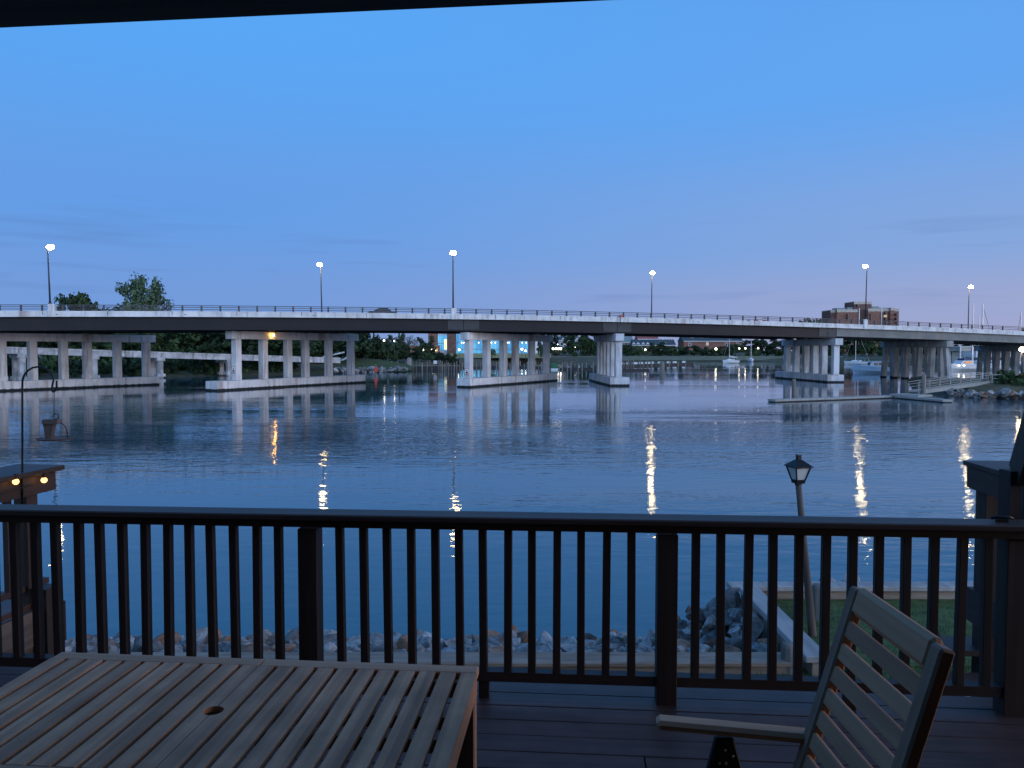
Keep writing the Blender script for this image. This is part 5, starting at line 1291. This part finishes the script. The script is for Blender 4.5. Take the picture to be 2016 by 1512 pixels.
# ------------------------------------------------------------------ house: roof edge overhead and unseen walls added behind the viewer to shade the deck
def house():
    a = at_y(0, 57, 1.80); z0 = a.z; ang = R(-5.75)
    o = thing('house', 'dark timber eave beam of the porch roof across the top of the picture', 'house', (a.x, a.y, 0), ang)
    mb = MB(); mb.box((2.6, -.07, z0 + .15), (14, .14, .30)); mb.build('eave_beam', M['eave'], o, bevel=.006)
    mb = MB(); mb.hexa([(-4.4, -.1, z0 + .30), (9.6, -.1, z0 + .30), (9.6, -5.6, z0 + .9), (-4.4, -5.6, z0 + .9)], [(-4.4, .35, z0 + .36), (9.6, .35, z0 + .36), (9.6, -5.6, z0 + 1.0), (-4.4, -5.6, z0 + 1.0)]); mb.build('porch_roof', M['stain_y'], o)
    mb = MB(); mb.box((2.6, -4.8, (ZL + z0 + 2.4) / 2), (14, .2, z0 + 2.4 - ZL)); mb.build('back_wall', M['stain_z'], o)  # unseen wall, added to keep the bright back sky off the deck
    for x, y in ((-4.35, -3.0), (6.4, -1.9)):
        mb = MB(); mb.box((x, (y - 4.7) / 2 + .9, (ZD + z0) / 2 + .2), (.1, y + 4.7 + 1.8, z0 - ZD + .4)); mb.build('side_wall', M['stain_z'], o)  # unseen side walls, added and sized to block glow from the railing
house()

# ------------------------------------------------------------------ table
def table():
    zt = ZD + .74
    fl = at_z(121, 1283, zt); fr = at_z(943, 1311, zt)
    u = (fr - fl); L = u.length; u.normalize(); ang = math.atan2(u.y, u.x)
    o = thing('patio_table', 'grey slatted wooden patio table with an umbrella hole in the foreground', 'table', (fl.x, fl.y, ZD), ang)
    D = .70; sp = 22; gap = .0155
    t = .74
    half = L / 2
    for h in (0, 1):
        x0 = h * half + (.0015 if h else 0); x1 = x0 + half - .0015
        mb = MB(); w = (x1 - x0 - 10 * gap) / 11
        for k in range(11):
            a = x0 + k * (w + gap)
            y0, y1 = -.052, -D + .052
            if (h == 0 and k == 10) or (h == 1 and k == 0):      # boards beside the seam, cut round the umbrella hole
                xc = half; r_ = .026; n = 10
                yc = -D / 2
                if h == 0: arc = [(xc - r_ * math.cos(q) - .0015, yc + r_ * math.sin(q)) for q in [R(90 - 180 * i / n) for i in range(n + 1)]]; poly = [(a, y0), (a + w, y0)] + arc + [(a + w, y1), (a, y1)]
                else: arc = [(xc + r_ * math.cos(q) + .0015, yc + r_ * math.sin(q)) for q in [R(-90 + 180 * i / n) for i in range(n + 1)]]; poly = [(a + w, y0), (a + w, y1), (a, y1)] + arc + [(a, y0)]
                if h == 0: poly = poly[::-1]
                mb.prism([(px, py, t - .015) for px, py in poly][::-1], (0, 0, .015))
            else: mb.box((a + w / 2, (y0 + y1) / 2, t - .0075 + rnd.uniform(-.0006, .0006)), (w, y0 - y1, .015))
        mb.build('slat_panel', M['teak_slat'], o)
        for yc in (-.026, -D + .026):
            mb = MB(); mb.box(((x0 + x1) / 2, yc, t - .0125), (x1 - x0, .0515, .025)); mb.build('end_rail', M['teak_x'], o, bevel=.003)
    mb = MB()
    for yc in (-.07, -D / 2 - .06, -D / 2 + .06, -D + .07):
        mb.box((L / 2, yc, t - .036), (L - .08, .022, .035))
    mb.build('cross_bar', M['teak_x'], o)
    mb = MB(); mb.box((.012, -D / 2, t - .045), (.02, D - .06, .055)); mb.box((L - .012, -D / 2, t - .045), (.02, D - .06, .055)); mb.box((L / 2, -.03, t - .055), (L - .06, .02, .06)); mb.box((L / 2, -D + .03, t - .055), (L - .06, .02, .06)); mb.build('apron', M['teak_y'], o)
    for x in (.034, L - .034):
        for y in (-.035, -D + .035):
            mb = MB(); mb.box((x, y, (t - .03) / 2), (.056, .056, t - .03)); mb.build('leg', M['teak_z'], o, bevel=.004)
table()

# ------------------------------------------------------------------ folding armchair
def chair():
    o = thing('folding_armchair', 'weathered slatted wooden armchair seen from behind at lower right', 'chair', (.72, 1.9, ZD))
    O = Vector((.72, 1.9, 0))
    yf, yn = 2.10, 1.685
    def back(z): return .82 + (z - .57) * .295
    for y in (yf, yn):
        a = Vector((back(.06) - .06, y, .06)) - O; b = Vector((back(1.05), y, 1.05)) - O
        up = (b - a).normalized()
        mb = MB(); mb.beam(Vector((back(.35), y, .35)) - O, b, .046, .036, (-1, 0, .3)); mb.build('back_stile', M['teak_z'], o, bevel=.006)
    n = Vector((-1, 0, .295)).normalized()
    mb = MB(); z = 1.022; p = Vector((back(z), 0, z)); mb.beam(Vector((p.x, yn + .017, z)) - O, Vector((p.x, yf - .017, z)) - O, .036, .078, (.295, 0, 1)); mb.build('top_rail', M['teak_y'], o, bevel=.012)
    for k in range(9):
        z = .945 - k * .0625; x = back(z) - .006
        mb = MB(); mb.beam(Vector((x, yn + .016, z)) - O, Vector((x, yf - .016, z)) - O, .014, .046, (.295, 0, 1)); mb.build('back_slat', M['teak_y'], o, bevel=.003)
    for y, dy in ((yf + .045, .05), (yn - .045, -.05)):
        mb = MB(); mb.beam(Vector((.862, y - (.022 if dy > 0 else -.022), .620)) - O, Vector((.42, y + dy * 1.0, .628)) - O, .058, .028); mb.build('armrest', M['teak_x'], o, bevel=.010)
    # triangular brackets with screws under the arms, and the folding legs
    for y, dy in ((yf + .065, 1), (yn - .065, -1)):
        mb = MB(); mb.prism([(.585 - O.x, y - O.y - .012, .600), (.635 - O.x, y - O.y - .012, .600), (.690 - O.x, y - O.y - .012, .40), (.535 - O.x, y - O.y - .012, .40)], (0, .024, 0)); f = mb.build('arm_bracket', M['black'], o, bevel=.004)
        mb = MB()
        for x, z in ((.610, .566), (.632, .548), (.594, .528), (.612, .527), (.64, .50), (.58, .48)): mb.ball((x - O.x, y - O.y - .013, z), .0045, 8, 6, (1, .6, 1))
        mb.build('screw', M['alu'], f)
        for x0, x1 in ((.47, .86), (.86, .44)):
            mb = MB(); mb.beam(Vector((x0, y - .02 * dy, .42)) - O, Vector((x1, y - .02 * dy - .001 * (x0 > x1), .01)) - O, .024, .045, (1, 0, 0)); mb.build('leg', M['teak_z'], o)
    for k in range(8):
        x = .40 + k * .058; mb = MB(); mb.box((x - O.x, (yf + yn) / 2 - O.y, .425), (.048, yf - yn + .04, .016)); mb.build('seat_slat', M['teak_y'], o)
    for y in (yf - .01, yn + .01): mb = MB(); mb.box((.61 - O.x, y - O.y, .400), (.46, .024, .032)); mb.build('seat_rail', M['teak_x'], o)
chair()

# ------------------------------------------------------------------ lantern post on the lawn
def lantern():
    p = at_z(1600, 1254, ZL); top = at_y(1571.5, 951, p.y)
    o = thing('lantern_post', 'unlit black post lantern with frosted panes on a leaning pole on the lawn', 'lantern', p)
    d = top - p
    mb = MB(); mb.tube([(0, 0, -.2), (0, 0, 0), d * .4, d * .8, d], [.052, .050, .042, .036, .034], 12); mb.build('pole', M['lantern_pole'], o, smooth=True)
    rz = R(14); k = 1 / FPX * p.y
    mt = Matrix.Rotation(rz, 3, 'Z')
    def sq(h, z): return [d + mt @ Vector((x * h, y * h, z)) for x, y in ((-1, -1), (1, -1), (1, 1), (-1, 1))]
    z0 = 0
    zb, zg, zr, zp, zf_ = 0.0, 6.5 * k, 33 * k, 47 * k, 56 * k
    hb, hg, hr = 9 * k, 9.2 * k, 17.0 * k
    mb = MB(); mb.hexa(sq(hb, zb), sq(hb * 1.1, zg)); mb.hexa(sq(hb * .5, zb - 5 * k), sq(hb * .55, zb)); mb.build('lantern_base', M['black_iron'], o)
    mb = MB(); mb.hexa(sq(hg * .92, zg + .001), sq(hr * .90, zr)); mb.build('pane', M['frost'], o)
    mb = MB()
    A, B = sq(hg, zg), sq(hr * .96, zr)
    for a, b in zip(A, B): mb.tube([a, b], .009, 6)
    for r_ in (A, B):
        for i in range(4): mb.tube([r_[i], r_[(i + 1) % 4]], .009, 6)
    mb.build('frame', M['black_iron'], o)
    mb = MB(); mb.hexa(sq(hr * 1.17, zr), sq(hr * 1.17, zr + 1.5 * k)); mb.hexa(sq(hr * 1.15, zr + 1.5 * k), sq(4.5 * k, zp)); mb.build('lantern_roof', M['black_iron'], o)
    mb = MB(); mb.hexa(sq(3.8 * k, zp), sq(3.8 * k, zf_ - 1.5 * k)); mb.hexa(sq(4.8 * k, zf_ - 1.5 * k), sq(4.4 * k, zf_ + .5 * k)); mb.build('finial', M['black_iron'], o)
lantern()
